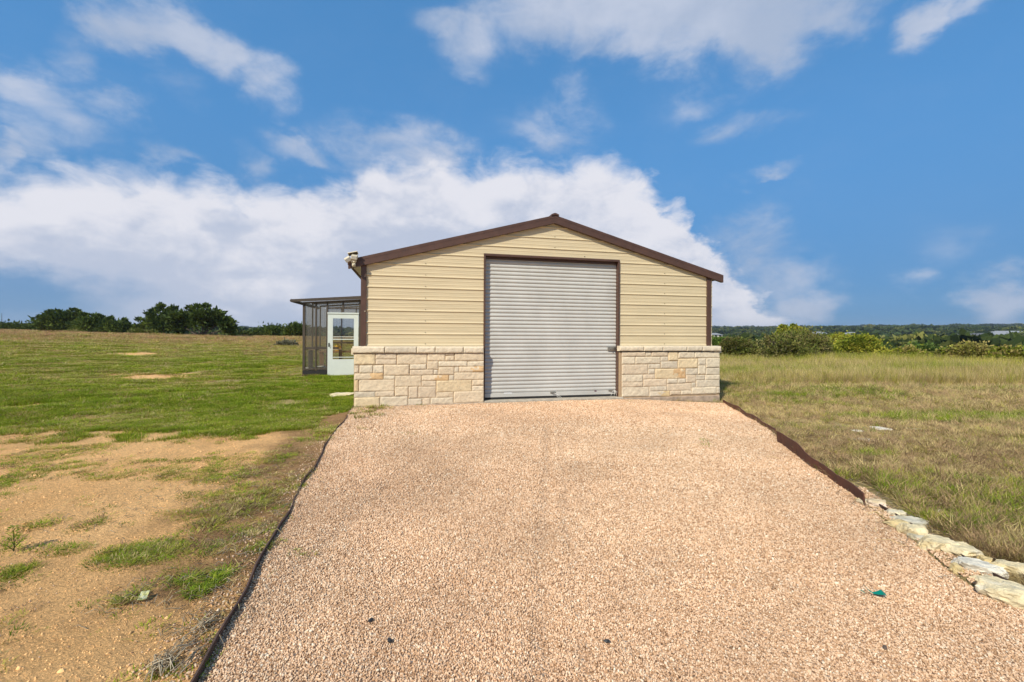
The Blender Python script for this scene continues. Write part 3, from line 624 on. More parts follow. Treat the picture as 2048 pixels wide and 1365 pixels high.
# tall dry meadow grass
X, Y = rightpts(60000, 13.0, 46, .5); r = np.hypot(X, Y); e = fbm(X*.3, Y*.3, 3, 131); tall = sst(14.5, 19, r+5*(e-.5)); k = (rng.random(len(X)) < tall) & (Y < 28.5-11*(X/Y-.5)+3*(e-.5)); X, Y, r, e, tall = X[k], Y[k], r[k], e[k], tall[k]
gr = .5+1.6*(fbm(X*.3, Y*.7, 4, 132)-.5); yl = sst(22, 30, r)*sst(.35, .7, X/Y)
cl = mixc([GREEN, GREEN2, OLIVE, STRAW, STRAW2, YEL], [np.clip(gr*2-.9, .02, 1), np.clip(gr*1.6-.6, .05, 1), .3+0*X, .85+0*X, .25+0*X, .15+1.0*yl])
sc = np.clip(r/18, .8, 1.6)[:, None]*rng.uniform(.6, 1.15, (len(X), 1))*np.ones((1, 3)); sc[:, 2] *= (.8+.8*e)*(.4+.6*tall)
rot = np.zeros((len(X), 3)); rot[:, 2] = rng.uniform(0, 6.28, len(X)); rot[:, :2] = rng.normal(0, .12, (len(X), 2))
scatter('meadow_grass', 'tall straw coloured meadow grass in front of the bushes', 'grass', np.stack([X, Y, gz_at(X, Y)-.01], 1), rot, sc, cl, rng.integers(0, 5, len(X)), T_tall)
# single bigger tussocks standing out of the short grass on both sides
X, Y = screen_points(2600, 2.6, 30, -1.3, 1.35, .8); sd__ = (X > 2.0); k = clear(X, Y) & ((sd__ & ~inpoly(X-.35, Y)) | ((X < -.5) & (Y > 7.6))) & (rng.random(len(X)) < .25+1.6*(fbm(X*.6, Y*.6, 3, 161)-.35)); X, Y = X[k], Y[k]; r = np.hypot(X, Y)
cl = mixc([GREEN, GREEN2, OLIVE, STRAW, STRAW2], [1.0+0*X, .9+0*X, .5+0*X, .55+.3*(X > 0), .35+.3*(X > 0)]); sc = rng.uniform(.30, .75, (len(X), 1))*np.clip(r/12, .8, 1.5)[:, None]*np.ones((1, 3)); sc[:, :2] *= 1.35; rot = np.zeros((len(X), 3)); rot[:, 2] = rng.uniform(0, 6.28, len(X)); rot[:, :2] = rng.normal(0, .25, (len(X), 2))
scatter('tussocks', 'scattered taller tussocks of green and straw grass in the short turf', 'grass', np.stack([X, Y, gz_at(X, Y)-.01], 1), rot, sc*np.array((1, 1, .62)), cl, rng.integers(0, 5, len(X)), T_tall)
# taller dry stems along the left crest and greyish weeds by the greenhouse
X, Y = screen_points(26000, 22, 66, -1.35, -.40, .5); r = np.hypot(X, Y); w_ = sst(34, 54, r)*.8+.9*np.exp(-(((X/Y+.50)/.09)**2))*sst(18, 26, r)*.7
k = (rng.random(len(X)) < w_) & clear(X, Y) & (r < 66); X, Y, r = X[k], Y[k], r[k]
cl = mixc([OLIVE, STRAW, STRAW2*np.array((1.15, .9, .9)), BROWN*1.3, YEL], [.5+0*X, .7+0*X, .9+0*X, .3+0*X, .2+0*X])
sc = np.clip(r/30, .8, 1.5)[:, None]*rng.uniform(.5, 1.0, (len(X), 1))*np.ones((1, 3)); sc[:, 2] *= .55
rot = np.zeros((len(X), 3)); rot[:, 2] = rng.uniform(0, 6.28, len(X))
scatter('crest_grass', 'dry brownish grass along the far crest of the left field', 'grass', np.stack([X, Y, gz_at(X, Y)-.01], 1), rot, sc, cl, rng.integers(0, 5, len(X)), T_tall)
print('tufts', nL, nM, nR, len(X))

# ------------------------------------------------------------------ the shed
shed = thing('metal_shed', 'cream metal shed with brown trim, stone base and closed grey roller door', 'shed', M_B)
EAVE = .24
xa, za = fac(1110, 433, -.085); zap = za                       # apex of rake trim
XM = WID/2
slope = .272
def roofz(x, top=0.0): return zap+top-abs(x-XM)*slope
TRIM = .145
zc = fac(725, 694.5, 0)[1]; z_cap_top = zc+.0
PITCH = .2286
def profile():
    """(z, y) outline of the horizontal ribbed sheet, from below the cap to the ridge"""
    z0 = fac(735, 691.6, 0)[1]; pts = []
    z = z0-PITCH
    while z < zap:
        pts += [(z-.016, 0), (z-.006, -.015), (z+.005, -.016), (z+.026, 0)]
        for q in (.333, .667): pts += [(z+PITCH*q-.012, 0), (z+PITCH*q-.005, -.003), (z+PITCH*q+.005, -.003), (z+PITCH*q+.012, 0)]
        z += PITCH
    return pts
prof = profile()
dx0, _ = fac(967, 600, 0); dx1, _ = fac(1238, 600, 0); dz1 = (fac(967, 508.5, 0)[1]+fac(1238, 520, 0)[1])/2
dz0 = .0
sid = MB(); zlow = 1.02
def cutx(z):   # x range at height z below the roof line
    lim = zap-TRIM*.5-z
    if lim <= 0: return None
    h = min(lim/slope, XM); return XM-h, XM+h
for (za_, ya), (zb_, yb) in zip(prof, prof[1:]):
    if zb_ < zlow: continue
    zs = [max(za_, zlow), zb_]
    if zs[0] < dz1 < zs[1]: zs = [zs[0], dz1, zs[1]]
    ytz = lambda q: ya+(yb-ya)*(q-za_)/(zb_-za_)
    for q0, q1 in zip(zs, zs[1:]):
        c0 = cutx(q0); c1 = cutx(q1)
        if c0 is None: continue
        if c1 is None: c1 = (XM, XM)
        if (q0+q1)/2 < dz1:
            for s0, s1 in (((c0[0], dx0), (c1[0], dx0)), ((dx1, c0[1]), (dx1, c1[1]))):
                sid.quad((s0[0], ytz(q0), q0), (s0[1], ytz(q0), q0), (s1[1], ytz(q1), q1), (s1[0], ytz(q1), q1))
        else: sid.quad((c0[0], ytz(q0), q0), (c0[1], ytz(q0), q0), (c1[1], ytz(q1), q1), (c1[0], ytz(q1), q1))
siding = sid.build('siding', M_siding, shed)
# screws: columns just above each rib
def screw(pts, r, m__=None, par=None, nm='screw'):
    q = MB(); q.tube(pts, r, 6); return q.build(nm, m__ or M_screw, par or siding)
z0 = fac(735, 691.6, 0)[1]
for px_, zmin in ((851, 1), (1109, dz1), (1329, 1)):
    x_ = fac(px_, 600, 0)[0]; z_ = z0+.035
    while z_ < zap-.3:
        if z_ > zmin and cutx(z_) and cutx(z_)[0] < x_-.03 < cutx(z_)[1]-.06: screw([(x_, 0, z_), (x_, -.010, z_)], .0085)
        z_ += PITCH
for px_, py_ in ((1169, 513.5), (1232, 491)): x_, z_ = fac(px_, py_); screw([(x_, 0, z_), (x_, -.012, z_)], .009)
# side and back walls
wl = MB(); hz_ = roofz(0)-TRIM*.6
for xx, sgn in ((0, -1), (WID, 1)):
    for (za_, ya), (zb_, yb) in zip(prof, prof[1:]):
        if zb_ > hz_ or za_ < 0: continue
        pts4 = [(xx-sgn*ya*-1*-1, .02, za_), (xx-sgn*ya*-1*-1, LEN, za_), (xx-sgn*yb*-1*-1, LEN, zb_), (xx-sgn*yb*-1*-1, .02, zb_)]
        wl.quad(*[(xx+sgn*abs(y_), yy, zz) for (y_, yy, zz) in ((ya, .02, za_), (ya, LEN, za_), (yb, LEN, zb_), (yb, .02, zb_))])
wl.quad((0, LEN, 0), (WID, LEN, 0), (WID, LEN, hz_), (0, LEN, hz_)); i = [wl.vert(p) for p in ((0, LEN, hz_), (WID, LEN, hz_), (XM, LEN, zap-TRIM*.6))]; wl.face(*i)
wl.build('side_wall', M_siding, shed)
# corner trims
for px0, px1 in ((721.5, 732.5), (1414.5, 1422.5)):
    a, _ = fac(px0, 600, -.035); b, _ = fac(px1, 600, -.035); m_ = MB()
    ztop = roofz(a if a < XM else b)-TRIM+.02
    m_.box(a, b, -.035, .02, 1.05, ztop); m_.box(a if a < XM else b-.02, a+.02 if a < XM else b, .021, .12, 1.05, ztop); m_.build('corner_trim', M_trim, shed, bevel=.004)
# trim screws
for px_, py_ in ((730, 553), (730, 623), (730, 693)): x_, z_ = fac(px_, py_, -.035); screw([(x_, -.034, z_), (x_, -.047, z_)], .010, M_cream, shed, 'trim_screw')
# roof sheets
xl = -EAVE; xr = WID+EAVE
for s_, (xe) in (('l', xl), ('r', xr)):
    m_ = MB(); ze = roofz(xe); sg = 1 if xe < XM else -1; n_ = 46
    # ribbed sheet running from eave to ridge
    ys = []
    yy = -.06
    while yy < LEN+.15:
        ys += [(yy, .0), (yy+.01, .019), (yy+.03, .019), (yy+.04, 0)]; yy += PITCH
    for (y0, t0), (y1, t1) in zip(ys, ys[1:]):
        m_.quad((xe, y0, ze+t0), (xe, y1, ze+t1), (XM, y1, zap+t1), (XM, y0, zap+t0)) if sg < 0 else m_.quad((XM, y0, zap+t0), (XM, y1, zap+t1), (xe, y1, ze+t1), (xe, y0, ze+t0))
    m_.build('roof', M_roof, shed)
    m_ = MB(); m_.quad((xe, -.06, ze-.012), (XM, -.06, zap-.012), (XM, LEN+.1, zap-.012), (xe, LEN+.1, ze-.012)); m_.build('roof_underside', M_soffit, shed)
    # eave fascia
    m_ = MB(); m_.box(xe-.012 if xe < XM else xe-.004, xe+.004 if xe < XM else xe+.012, -.07, LEN+.1, ze-.07, ze+.012); m_.build('eave_trim', M_trim, shed)
    # rake trim as an L shaped strip with a small return
    m_ = MB()
    def rk(xA, xB, lo, hi, y0, y1):
        P = [(xA, roofz(xA)+lo), (xB, roofz(xB)+lo), (xB, roofz(xB)+hi), (xA, roofz(xA)+hi)]
        if xA > xB: P = P[::-1]
        m_.prism(P, y0, y1)
    rk(xe, XM, -TRIM, .026, -.085, -.067); rk(xe, XM, .008, .026, -.0668, -.02); rk(xe, XM, -TRIM, -TRIM+.012, -.0668, -.003)
    rk(xe, XM, -.03, -.012, -.089, -.0852) 
    m_.build('rake_trim', M_trim, shed)
m_ = MB()
P = [(XM-.16, zap-.16*slope+.022), (XM-.15, zap-.15*slope+.055), (XM-.05, zap+.052), (XM, zap+.062), (XM+.05, zap+.052), (XM+.15, zap-.15*slope+.055), (XM+.16, zap-.16*slope+.022), (XM, zap+.0265)]
P = [(XM-.085, zap+.005), (XM, zap+.0275), (XM+.085, zap+.005), (XM+.085, zap+.038), (XM+.03, zap+.062), (XM, zap+.068), (XM-.03, zap+.062), (XM-.085, zap+.038)]
m_.prism(P, -.105, LEN+.12); m_.build('ridge_cap', M_trim, shed, bevel=.004)
# slab
m_ = MB(); m_.box(-.12, WID+.12, -.135, LEN, -.45, .02-.0); m_.build('slab', M_slab, shed, bevel=.01)
tx0, tz0 = fac(968, 799, -.05); tx1, _ = fac(1240, 794, -.05)
m_ = MB(); m_.box(tx0-.0, tx1+.03, -.17, .25, -.05, .045); m_.build('door_sill', M_conc, shed, bevel=.008)
# unseen dark sheet behind the door so that the opening is not see-through
m_ = MB(); m_.quad((dx0-.1, .30, -.01), (dx1+.1, .30, -.01), (dx1+.1, .30, dz1+.1), (dx0-.1, .30, dz1+.1)); m_.build('dark_backing', M_inside, shed)

# ---- door frame and roller door
FR0 = dx0; FR1 = dx1
m_ = MB(); fw = .035
m_.box(FR0, FR0+fw, -.035, .16, .046, dz1); m_.build('door_jamb', M_trim, shed, bevel=.003)
m_ = MB(); m_.box(FR1-fw, FR1, -.035, .16, .046, dz1); m_.build('door_jamb', M_trim, shed, bevel=.003)
m_ = MB(); m_.box(FR0+fw, FR1-fw, -.037, .16, dz1-.045, dz1-.001); m_.box(FR0+fw+.001, FR1-fw-.001, .055, .16, dz1-.095, dz1-.0452); m_.build('door_header', M_trim, shed, bevel=.003)
rd = MB(); c0 = FR0+fw+.002; c1 = FR1-fw-.002; zt = dz1-.05; zb = .17; sp = .0795; n_ = int((zt-zb)/sp)+1
shape = [(0, .014), (.05, .017), (.12, .012), (.22, -.001), (.36, -.009), (.52, -.011), (.68, -.008), (.82, .000), (.91, .010), (.96, .014)]
pts = []
for i_ in range(n_):
    for t_, y_ in shape:
        zz = zb+(i_+t_)*sp
        if zz <= zt: pts.append((zz, y_*.6))
vv = []; ff = []
for (zz, yy) in pts: vv += [(c0, .075+yy, zz), (c1, .075+yy, zz)]
ff = [(2*k_, 2*k_+1, 2*k_+3, 2*k_+2) for k_ in range(len(pts)-1)]
door = np_mesh('roller_door', vv, ff, M_door, parent=shed, smooth=False)
m_ = MB(); m_.box(c0, c1, .052, .10, .092, zb+.002); m_.build('bottom_bar', M_door, door, bevel=.004)
m_ = MB(); m_.box(c0, c1, .06, .095, .046, .0915); m_.build('dark_gap_strip', M_dark, door)  # near-black strip stands in for the shaded gap below the bottom bar
# side latch
lx0, lz0 = fac(1215, 701, .06); lx1, lz1 = fac(1231, 694, .06)
m_ = MB(); m_.box(lx0, lx1, .040, .062, lz0, lz1); m_.box(lx0+.05, lx1+.015, .028, .0395, (lz0+lz1)/2-.012, (lz0+lz1)/2+.012); m_.tube([(lx0+.09, .030, lz0+.01), (lx0+.09, .018, lz0+.01)], .015, 8); m_.build('latch', M_galv, door, bevel=.003)
m_ = MB(); lx, lz = fac(1229, 697.5, .03); m_.tube([(lx-.02, .012, lz-.02), (lx-.02, .012, lz+.02), (lx+.02, .012, lz+.02), (lx+.02, .012, lz-.02)], .006, 6); m_.build('padlock', M_dark, door)
def handle(px_, py_):
    m_ = MB(); x_, z_ = fac(px_, py_, .05)
    m_.box(x_-.06, x_+.06, .040, .0518, z_-.018, z_+.018); m_.tube([(x_-.045, .04, z_), (x_-.035, .012, z_+.004), (x_+.035, .012, z_+.004), (x_+.045, .04, z_)], .007, 6); h_ = m_.build('lift_handle', M_galv, door, bevel=.002)
    return x_, z_
hx, hz2 = handle(1106, 785.5)
m_ = MB()
for dx_ in (0, .035, .07):
    m_.tube([(hx+.02, .015, hz2), (hx+.04+dx_*.5, -.01, hz2-.03), (hx+.07+dx_, -.05, hz2-.085), (hx+.09+dx_, -.07, hz2-.10)], .002, 5)
m_.build('pull_rope', M_rope, door)
hx, hz2 = handle(1222, 781)
m_ = MB()
for a_ in (-.03, .03, .07, .11): m_.tube([(hx+a_*.2+.03, .01, hz2+.0), (hx+a_+.02, -.02, hz2-.04), (hx+a_*1.3, -.03, hz2-.105)], .003, 5)
m_.build('pull_rope', M_rope, door)
# faded stickers
x_, z_ = fac(1016, 787, .05); m_ = MB(); m_.box(x_-.09, x_+.085, .0495, .0515, z_-.017, z_+.017); m_.build('faded_sticker', mat('sticker_white', (.62, .62, .60), .6, noise=.2, nscale=60), door)
x_, z_ = fac(1191, 782.5, .05); m_ = MB(); m_.box(x_-.024, x_+.024, .0495, .0515, z_-.014, z_+.014); st = m_.build('flag_sticker', mat('sticker_flag', (.16, .05, .05), .6, col2=(.10, .06, .09), nscale=40), door)

# ---- stone base
YM = -.10
def pal(kind):
    r_ = random.random()
    base = {'t': (.66, .53, .36), 'l': (.67, .565, .405), 'p': (.635, .51, .355), 'g': (.60, .51, .375), 'o': (.66, .48, .27), 'y': (.66, .52, .32)}[kind]
    k = random.uniform(.96, 1.05); return tuple(c*k for c in base)
def rough_stone(m, x0, x1, z0, z1, ymort, depth, col, seed, half=None):
    nx = max(4, int((x1-x0)/.018)); nz = max(4, int((z1-z0)/.018)); e = .007
    xs = np.concatenate([[x0], np.linspace(x0+e, x1-e, nx), [x1]]); zs = np.concatenate([[z0], np.linspace(z0+e, z1-e, nz), [z1]])
    XX, ZZ = np.meshgrid(xs, zs); jit = .004
    r_ = random.Random(seed); sx, sz = r_.uniform(-.02, .02), r_.uniform(-.03, .03)
    hgt = depth+.018*(fbm(XX*5+seed*3.1, ZZ*7+seed, 4, 7, .6)-.5)+sx*(XX-(x0+x1)/2)+sz*(ZZ-(z0+z1)/2)+.014*np.abs(fbm(XX*9-ZZ*6+seed, ZZ*9+XX*4, 3, 9)-.5)
    edge = np.minimum(np.minimum((XX-x0)/.015, (x1-XX)/.015), np.minimum((ZZ-z0)/.015, (z1-ZZ)/.015)).clip(0, 1)
    hgt = np.maximum(hgt, .008)*(.25+.75*edge**.6); hgt[0, :] = hgt[-1, :] = 0; hgt[:, 0] = hgt[:, -1] = 0
    XX = XX+jit*(fbm(ZZ*12+seed, XX*2, 2, 3)-.5)*2; ZZ = ZZ+jit*(fbm(XX*12-seed, ZZ*2, 2, 4)-.5)*2
    idx = [[m.vert((XX[j, i], ymort-hgt[j, i], ZZ[j, i])) for i in range(len(xs))] for j in range(len(zs))]
    for j in range(len(zs)-1):
        for i in range(len(xs)-1):
            c = col
            if half and (XX[j, i]-x0)/(x1-x0)+.5*(vnoise(XX[j, i]*20, ZZ[j, i]*20, 3)-.5) > half[0]: c = half[1]
            m.cur = c; m.face(idx[j][i], idx[j][i+1], idx[j+1][i+1], idx[j+1][i])
ORG = (.64, .43, .22)
LS = [(195,325,480,475,'y'),(487,322,772,398,'p'),(487,402,772,470,'p'),(780,322,1185,468,'t'),(1195,318,1435,425,'t'),(1440,318,1555,350,'p'),(1440,354,1560,425,'t'),(1565,318,1962,423,'t'),
(195,487,255,588,'p'),(265,487,445,590,'l'),(452,487,592,590,'l'),(600,478,945,618,'t'),(952,472,1178,540,'l'),(1190,430,1340,540,'t'),(1346,430,1735,500,'l'),(1740,430,1962,497,'l'),
(195,597,588,678,'t',(.5,ORG)),(595,627,748,676,'l'),(952,547,1272,617,'p'),(1277,547,1337,610,'g'),(1343,510,1557,612,'t'),(1562,507,1620,577,'g'),(1626,503,1962,574,'t',(.6,ORG)),
(195,687,250,840,'o'),(260,684,745,835,'t'),(752,628,1110,770,'t'),(1116,622,1485,690,'t',(.55,ORG)),(1492,618,1556,685,'g'),(1562,582,1962,680,'t'),(1116,700,1310,770,'p'),(1316,694,1797,842,'y'),(1803,686,1962,758,'t'),(1803,765,1962,833,'l'),
(195,847,478,920,'g'),(484,840,742,908,'p'),(750,778,930,902,'t'),(936,778,1062,932,'p'),(1068,778,1310,925,'p'),(1316,850,1545,920,'t'),(1552,842,1962,990,'t'),(195,927,540,1045,'y'),(546,914,925,1040,'l'),(931,940,1118,1025,'g'),(1123,932,1230,1020,'p'),(1237,928,1545,1008,'l'),(1552,996,1962,1010,'g')]
RS = [(298,303,615,363,'p'),(622,303,697,360,'l'),(703,303,927,360,'p'),(933,303,1062,422,'y'),(1068,303,1287,385,'l'),(1292,300,1632,380,'l'),(298,370,475,467,'l'),(482,370,820,463,'l'),(826,368,928,427,'g'),
(828,433,1055,525,'g'),(1062,395,1330,520,'y'),(1338,390,1440,482,'g'),(1446,388,1632,515,'l'),(298,477,650,605,'p'),(656,470,820,532,'g'),(656,539,746,605,'g'),(752,535,1165,662,'y',(.75,(.62,.40,.2))),(1170,528,1330,615,'g'),(1336,488,1440,605,'l'),
(1446,521,1632,611,'g'),(298,615,582,712,'l'),(588,611,748,670,'p'),(1172,621,1300,718,'p'),(1306,618,1428,682,'g'),(1433,618,1632,682,'l'),(590,676,907,768,'p'),(913,671,1053,731,'g'),(1059,669,1167,727,'g'),(298,718,582,778,'p'),
(298,785,666,905,'l'),(672,774,907,833,'g'),(674,840,948,905,'g',(.55,(.66,.50,.27))),(913,737,1243,825,'p'),(1249,722,1303,784,'g'),(1309,689,1632,778,'g'),(953,833,1098,885,'p'),(1103,828,1243,880,'l'),(1249,787,1580,872,'l'),(1588,784,1632,865,'g')]
def stone_wall(stones, ox, xlim0, xlim1, caps, name_label):
    m = MB(); sd = ox
    for st_ in stones:
        x0, z1 = fac(ox+st_[0]/6.827, 660+st_[1]/6.827, YM); x1, z0 = fac(ox+st_[2]/6.827, 660+st_[3]/6.827, YM)
        sd += 1.37; rough_stone(m, x0, x1, z0, z1, YM, random.uniform(.012, .020), pal(st_[4]), sd, st_[5] if len(st_) > 5 else None)
    w = m.build('stone_base', M_stone, shed, col=True)
    a, zt_ = fac(xlim0, 707, YM); b, _ = fac(xlim1, 707, YM)
    m = MB(); m.box(a, b, YM, -.002 if a > .5 else -.002, -.05, zt_+.02); m.build('mortar_bed', M_mortar, w)
    m = MB(); cz = None
    for (c0_, c1_) in caps:
        x0, z1 = fac(ox+c0_/6.827, 660+(235 if ox < 1000 else 228)/6.827, YM-.05); x1, z0 = fac(ox+c1_/6.827, 660+(316 if ox < 1000 else 290)/6.827, YM-.05)
        sd += 2.1; col = pal(random.choice('llg')); col = tuple(q*1.02 for q in col)
        rough_stone(m, x0+.002, x1-.002, z0, z1, YM-.03, .022, col, sd); m.cur = col
        m.quad((x0, YM-.03, z1), (x1, YM-.03, z1), (x1, -.0215, z1+.012), (x0, -.0215, z1+.012)); m.quad((x0, YM-.03, z0), (x0, -.004, z0), (x1, -.004, z0), (x1, YM-.03, z0))
        for xx in (x0, x1): m.quad((xx, YM-.03, z0), (xx, YM-.03, z1), (xx, -.0215, z1+.01), (xx, -.0215, z0))
    cp = m.build('stone_cap', M_stone, shed, col=True); return w
wL = stone_wall(LS, 680, 708, 967, [(165,608),(612,1045),(1049,1300),(1304,1685),(1689,1966)], '')
wR = stone_wall(RS, 1200, 1240, 1439, [(270,600),(605,862),(866,1190),(1194,1405),(1409,1660)], '')
# side returns of the stone base (run down both long sides)
sd = 5
a_, _ = fac(708, 707, YM); b_, _ = fac(1439, 707, YM)
for xx in ((a_, -.004), (WID+.004, b_)):
    m = MB(); yy = -.098
    while yy < LEN-.4:
        zz = -.05
        for k_ in range(6): m.cur = pal(random.choice('tlpg')); m.box(xx[0], xx[1], yy, yy+.39, zz, zz+.17); zz += .175
        m.cur = pal('l'); m.box(xx[0]-(.05 if xx[0] < 0 else -.005), xx[1]+(.05 if xx[0] > 0 else -.005), yy, yy+.395, zz+.001, zz+.12); yy += .40
    m.build('stone_return', M_stone, shed, col=True)

# ------------------------------------------------------------------ security light on the left eave
sx, sz = fac(706, 521, -.16)
sec = thing('security_light', 'cream twin head security light with small panel on top, at the left eave corner', 'light', M_B @ Matrix.Translation((sx, -.15, sz)))
def lp(px_, py_): a, b = fac(px_, py_, -.15); return a-sx, b-sz
m_ = MB(); m_.tube([(0.02, .02, -.02), (.0, -.02, .0)], .05, 10); m_.box(-.035, .035, -.04, .02, -.045, .05); m_.build('mount_box', M_cream, sec, bevel=.006)
def head(px_, py_, rz, s_=1):
    x_, z_ = lp(px_, py_); m_ = MB(); Mx = Matrix.Translation((x_, -.03, z_)) @ Matrix.Rotation(rz, 4, 'Y') @ Matrix.Rotation(R(25), 4, 'X')
    m_.box(-.055*s_, .055*s_, -.05*s_, .05*s_, -.04*s_, .04*s_, Mx); h_ = m_.build('lamp_head', M_cream, sec, bevel=.01)
    m_ = MB(); m_.box(-.045*s_, .045*s_, -.056*s_, -.0503*s_, -.03*s_, .03*s_, Mx); m_.build('lens', M_lens, h_)
head(696, 519.5, R(-35)); head(709.5, 515, R(8))
x_, z_ = lp(708, 531); m_ = MB(); m_.box(x_-.03, x_+.03, -.06, .0, z_-.028, z_+.028); m_.tube([(x_, -.06, z_), (x_, -.085, z_-.005)], [.024, .012], 10); m_.build('motion_sensor', M_cream, sec, bevel=.006)
x_, z_ = lp(706, 507.5); m_ = MB(); Mx = Matrix.Translation((x_, .0, z_)) @ Matrix.Rotation(R(-14), 4, 'Y') @ Matrix.Rotation(R(-18), 4, 'X'); m_.box(-.09, .09, -.06, .06, -.006, .006, Mx); pn = m_.build('solar_panel', M_cream, sec)
m_ = MB(); m_.box(-.082, .082, -.052, .052, .0062, .008, Mx); m_.box(-.082, .082, -.052, .052, -.008, -.0062, Mx); m_.build('solar_cell', M_panel, pn)
m_ = MB(); m_.tube([(x_, 0, z_), (.0, 0, 0.04)], .010, 6); m_.build('arm', M_cream, sec)

# ------------------------------------------------------------------ greenhouse lean-to
GY = 5.8; GL = 4.0
gh = thing('greenhouse', 'small lean-to greenhouse of cloudy panels with white screen door against the shed', 'greenhouse', M_B)
def gp_(px_, py_, y_=GY): return fac(px_, py_, y_)
gx0, gzb = gp_(605, 753); gx1 = -.03
_, gzt_l = gp_(605, 604.5); gz0w = gzb
rs0 = gp_(583, 601, GY-.12); rs1 = gp_(722, 594.5, GY-.12); gsl = (rs1[1]-rs0[1])/(rs1[0]-rs0[0])
def grz(x): return rs0[1]+gsl*(x-rs0[0])
def bar(m, x0, z0, x1, z1, w, y0=GY-.03, y1=GY+.03):
    if abs(x1-x0) < 1e-6: m.box(x0-w/2, x0+w/2, y0, y1, z0, z1)
    else: m.prism([(x0, z0-w/2), (x1, z1-w/2), (x1, z1+w/2), (x0, z0+w/2)], y0, y1)
def gbar(x0, z0, x1, z1, w, **kw):
    m = MB(); bar(m, x0, z0, x1, z1, w, **kw); return m.build('frame_bar', M_frame, gh, bevel=.003)
def GX(px_): return gp_(px_, 680)[0]
def GZ(py_): return gp_(650, py_)[1]
# base board
m_ = MB(); m_.box(gx0, GX(655.5), GY-.035, GY+.03, -.05, GZ(741)); m_.build('base_board', M_dark, gh, bevel=.004)
z_b = GZ(741)+.002
gbar(gx0+.035, z_b, gx0+.035, grz(gx0)-.07, .07)
gbar(GX(632), z_b+.05, GX(632), grz(GX(632))-.08, .045, y0=GY-.02, y1=GY+.025)
gbar(GX(654.5), z_b+.0, GX(654.5), grz(GX(654.5))-.08, .04)
gbar(GX(717.5)+.03, z_b, GX(717.5)+.03, grz(GX(718))-.08, .05)
gbar(GX(686), GZ(624), GX(686), grz(GX(686))-.08, .045, y0=GY-.02, y1=GY+.025)
gbar(gx0+.071, GZ(738.5), GX(654.5)-.021, GZ(738.5), .04)
gbar(gx0+.071, GZ(697), GX(654.5)-.021, GZ(697), .07, y0=GY-.018, y1=GY+.024)
gbar(GX(654.5)+.021, GZ(616.5), GX(717.5), GZ(616.5), .035, y0=GY-.018, y1=GY+.024)
gbar(gx0+.0, grz(gx0)-.09, gx1, grz(gx1)-.09, .05, y0=GY-.025, y1=GY+.028)
# fascia
m_ = MB(); m_.prism([(rs0[0], rs0[1]-.045), (gx1, grz(gx1)-.075), (gx1, grz(gx1)+.035), (rs0[0]-.02, rs0[1]+.03)], GY-.14, GY-.11); m_.build('roof_fascia', M_frame, gh)
m_ = MB(); m_.tube([(rs0[0]-.0, GY-.12, grz(rs0[0])-.01), (rs0[0], GY+GL, grz(rs0[0])-.01)], .05, 8); m_.build('gutter', M_frame, gh)
# panels
def panel(x0, x1, z0, z1a, z1b, y_=GY+.0):
    m = MB(); n_ = max(2, int((x1-x0)/.03))
    for i_ in range(n_):
        a = x0+(x1-x0)*i_/n_; b = x0+(x1-x0)*(i_+1)/n_; ya = y_+(.006 if i_ % 2 else 0); yb = y_+(0 if i_ % 2 else .006)
        za = z1a+(z1b-z1a)*i_/n_; zb_ = z1a+(z1b-z1a)*(i_+1)/n_
        m.quad((a, ya, z0), (b, yb, z0), (b, yb, zb_), (a, ya, za))
    return m.build('clear_panel', M_poly, gh)
panel(gx0+.07, GX(654), z_b, grz(gx0)-.1, grz(GX(654))-.1)
panel(GX(655), gx1, GZ(625), grz(GX(655))-.1, grz(gx1)-.1)
m_ = MB(); m_.quad((gx0, GY, .0), (gx0, GY+GL, 0), (gx0, GY+GL, grz(gx0)-.06), (gx0, GY, grz(gx0)-.06)); m_.build('clear_panel', M_poly, gh)
m_ = MB(); m_.quad((gx0, GY+GL, .0), (gx1, GY+GL, 0), (gx1, GY+GL, grz(gx1)-.06), (gx0, GY+GL, grz(gx0)-.06)); m_.build('clear_panel', M_poly, gh)
m_ = MB(); m_.quad((rs0[0], GY-.1, grz(rs0[0])), (gx1, GY-.1, grz(gx1)), (gx1, GY+GL+.1, grz(gx1)), (rs0[0], GY+GL+.1, grz(rs0[0]))); m_.build('roof_panel', M_poly, gh)
for q in range(1, 4):      # rafters and side studs
    yq = GY+GL*q/3-.03
    m_ = MB(); m_.prism([(gx0, grz(gx0)-.06), (gx1, grz(gx1)-.06), (gx1, grz(gx1)-.005), (gx0, grz(gx0)-.005)], yq-.02, yq+.02); m_.box(gx0+.003, gx0+.045, yq-.02, yq+.02, 0, grz(gx0)-.061); m_.build('frame_bar', M_frame, gh)
for xq in (-1.75, -1.2, -.65):
    m_ = MB(); m_.box(xq, xq+.045, GY+GL-.06, GY+GL-.015, 0, grz(xq)-.061); m_.build('frame_bar', M_frame, gh)
for zq in (.05, 1.0): 
    m_ = MB(); m_.box(gx0+.046, gx1, GY+GL-.1, GY+GL-.061, zq, zq+.06); m_.build('frame_bar', M_frame, gh)
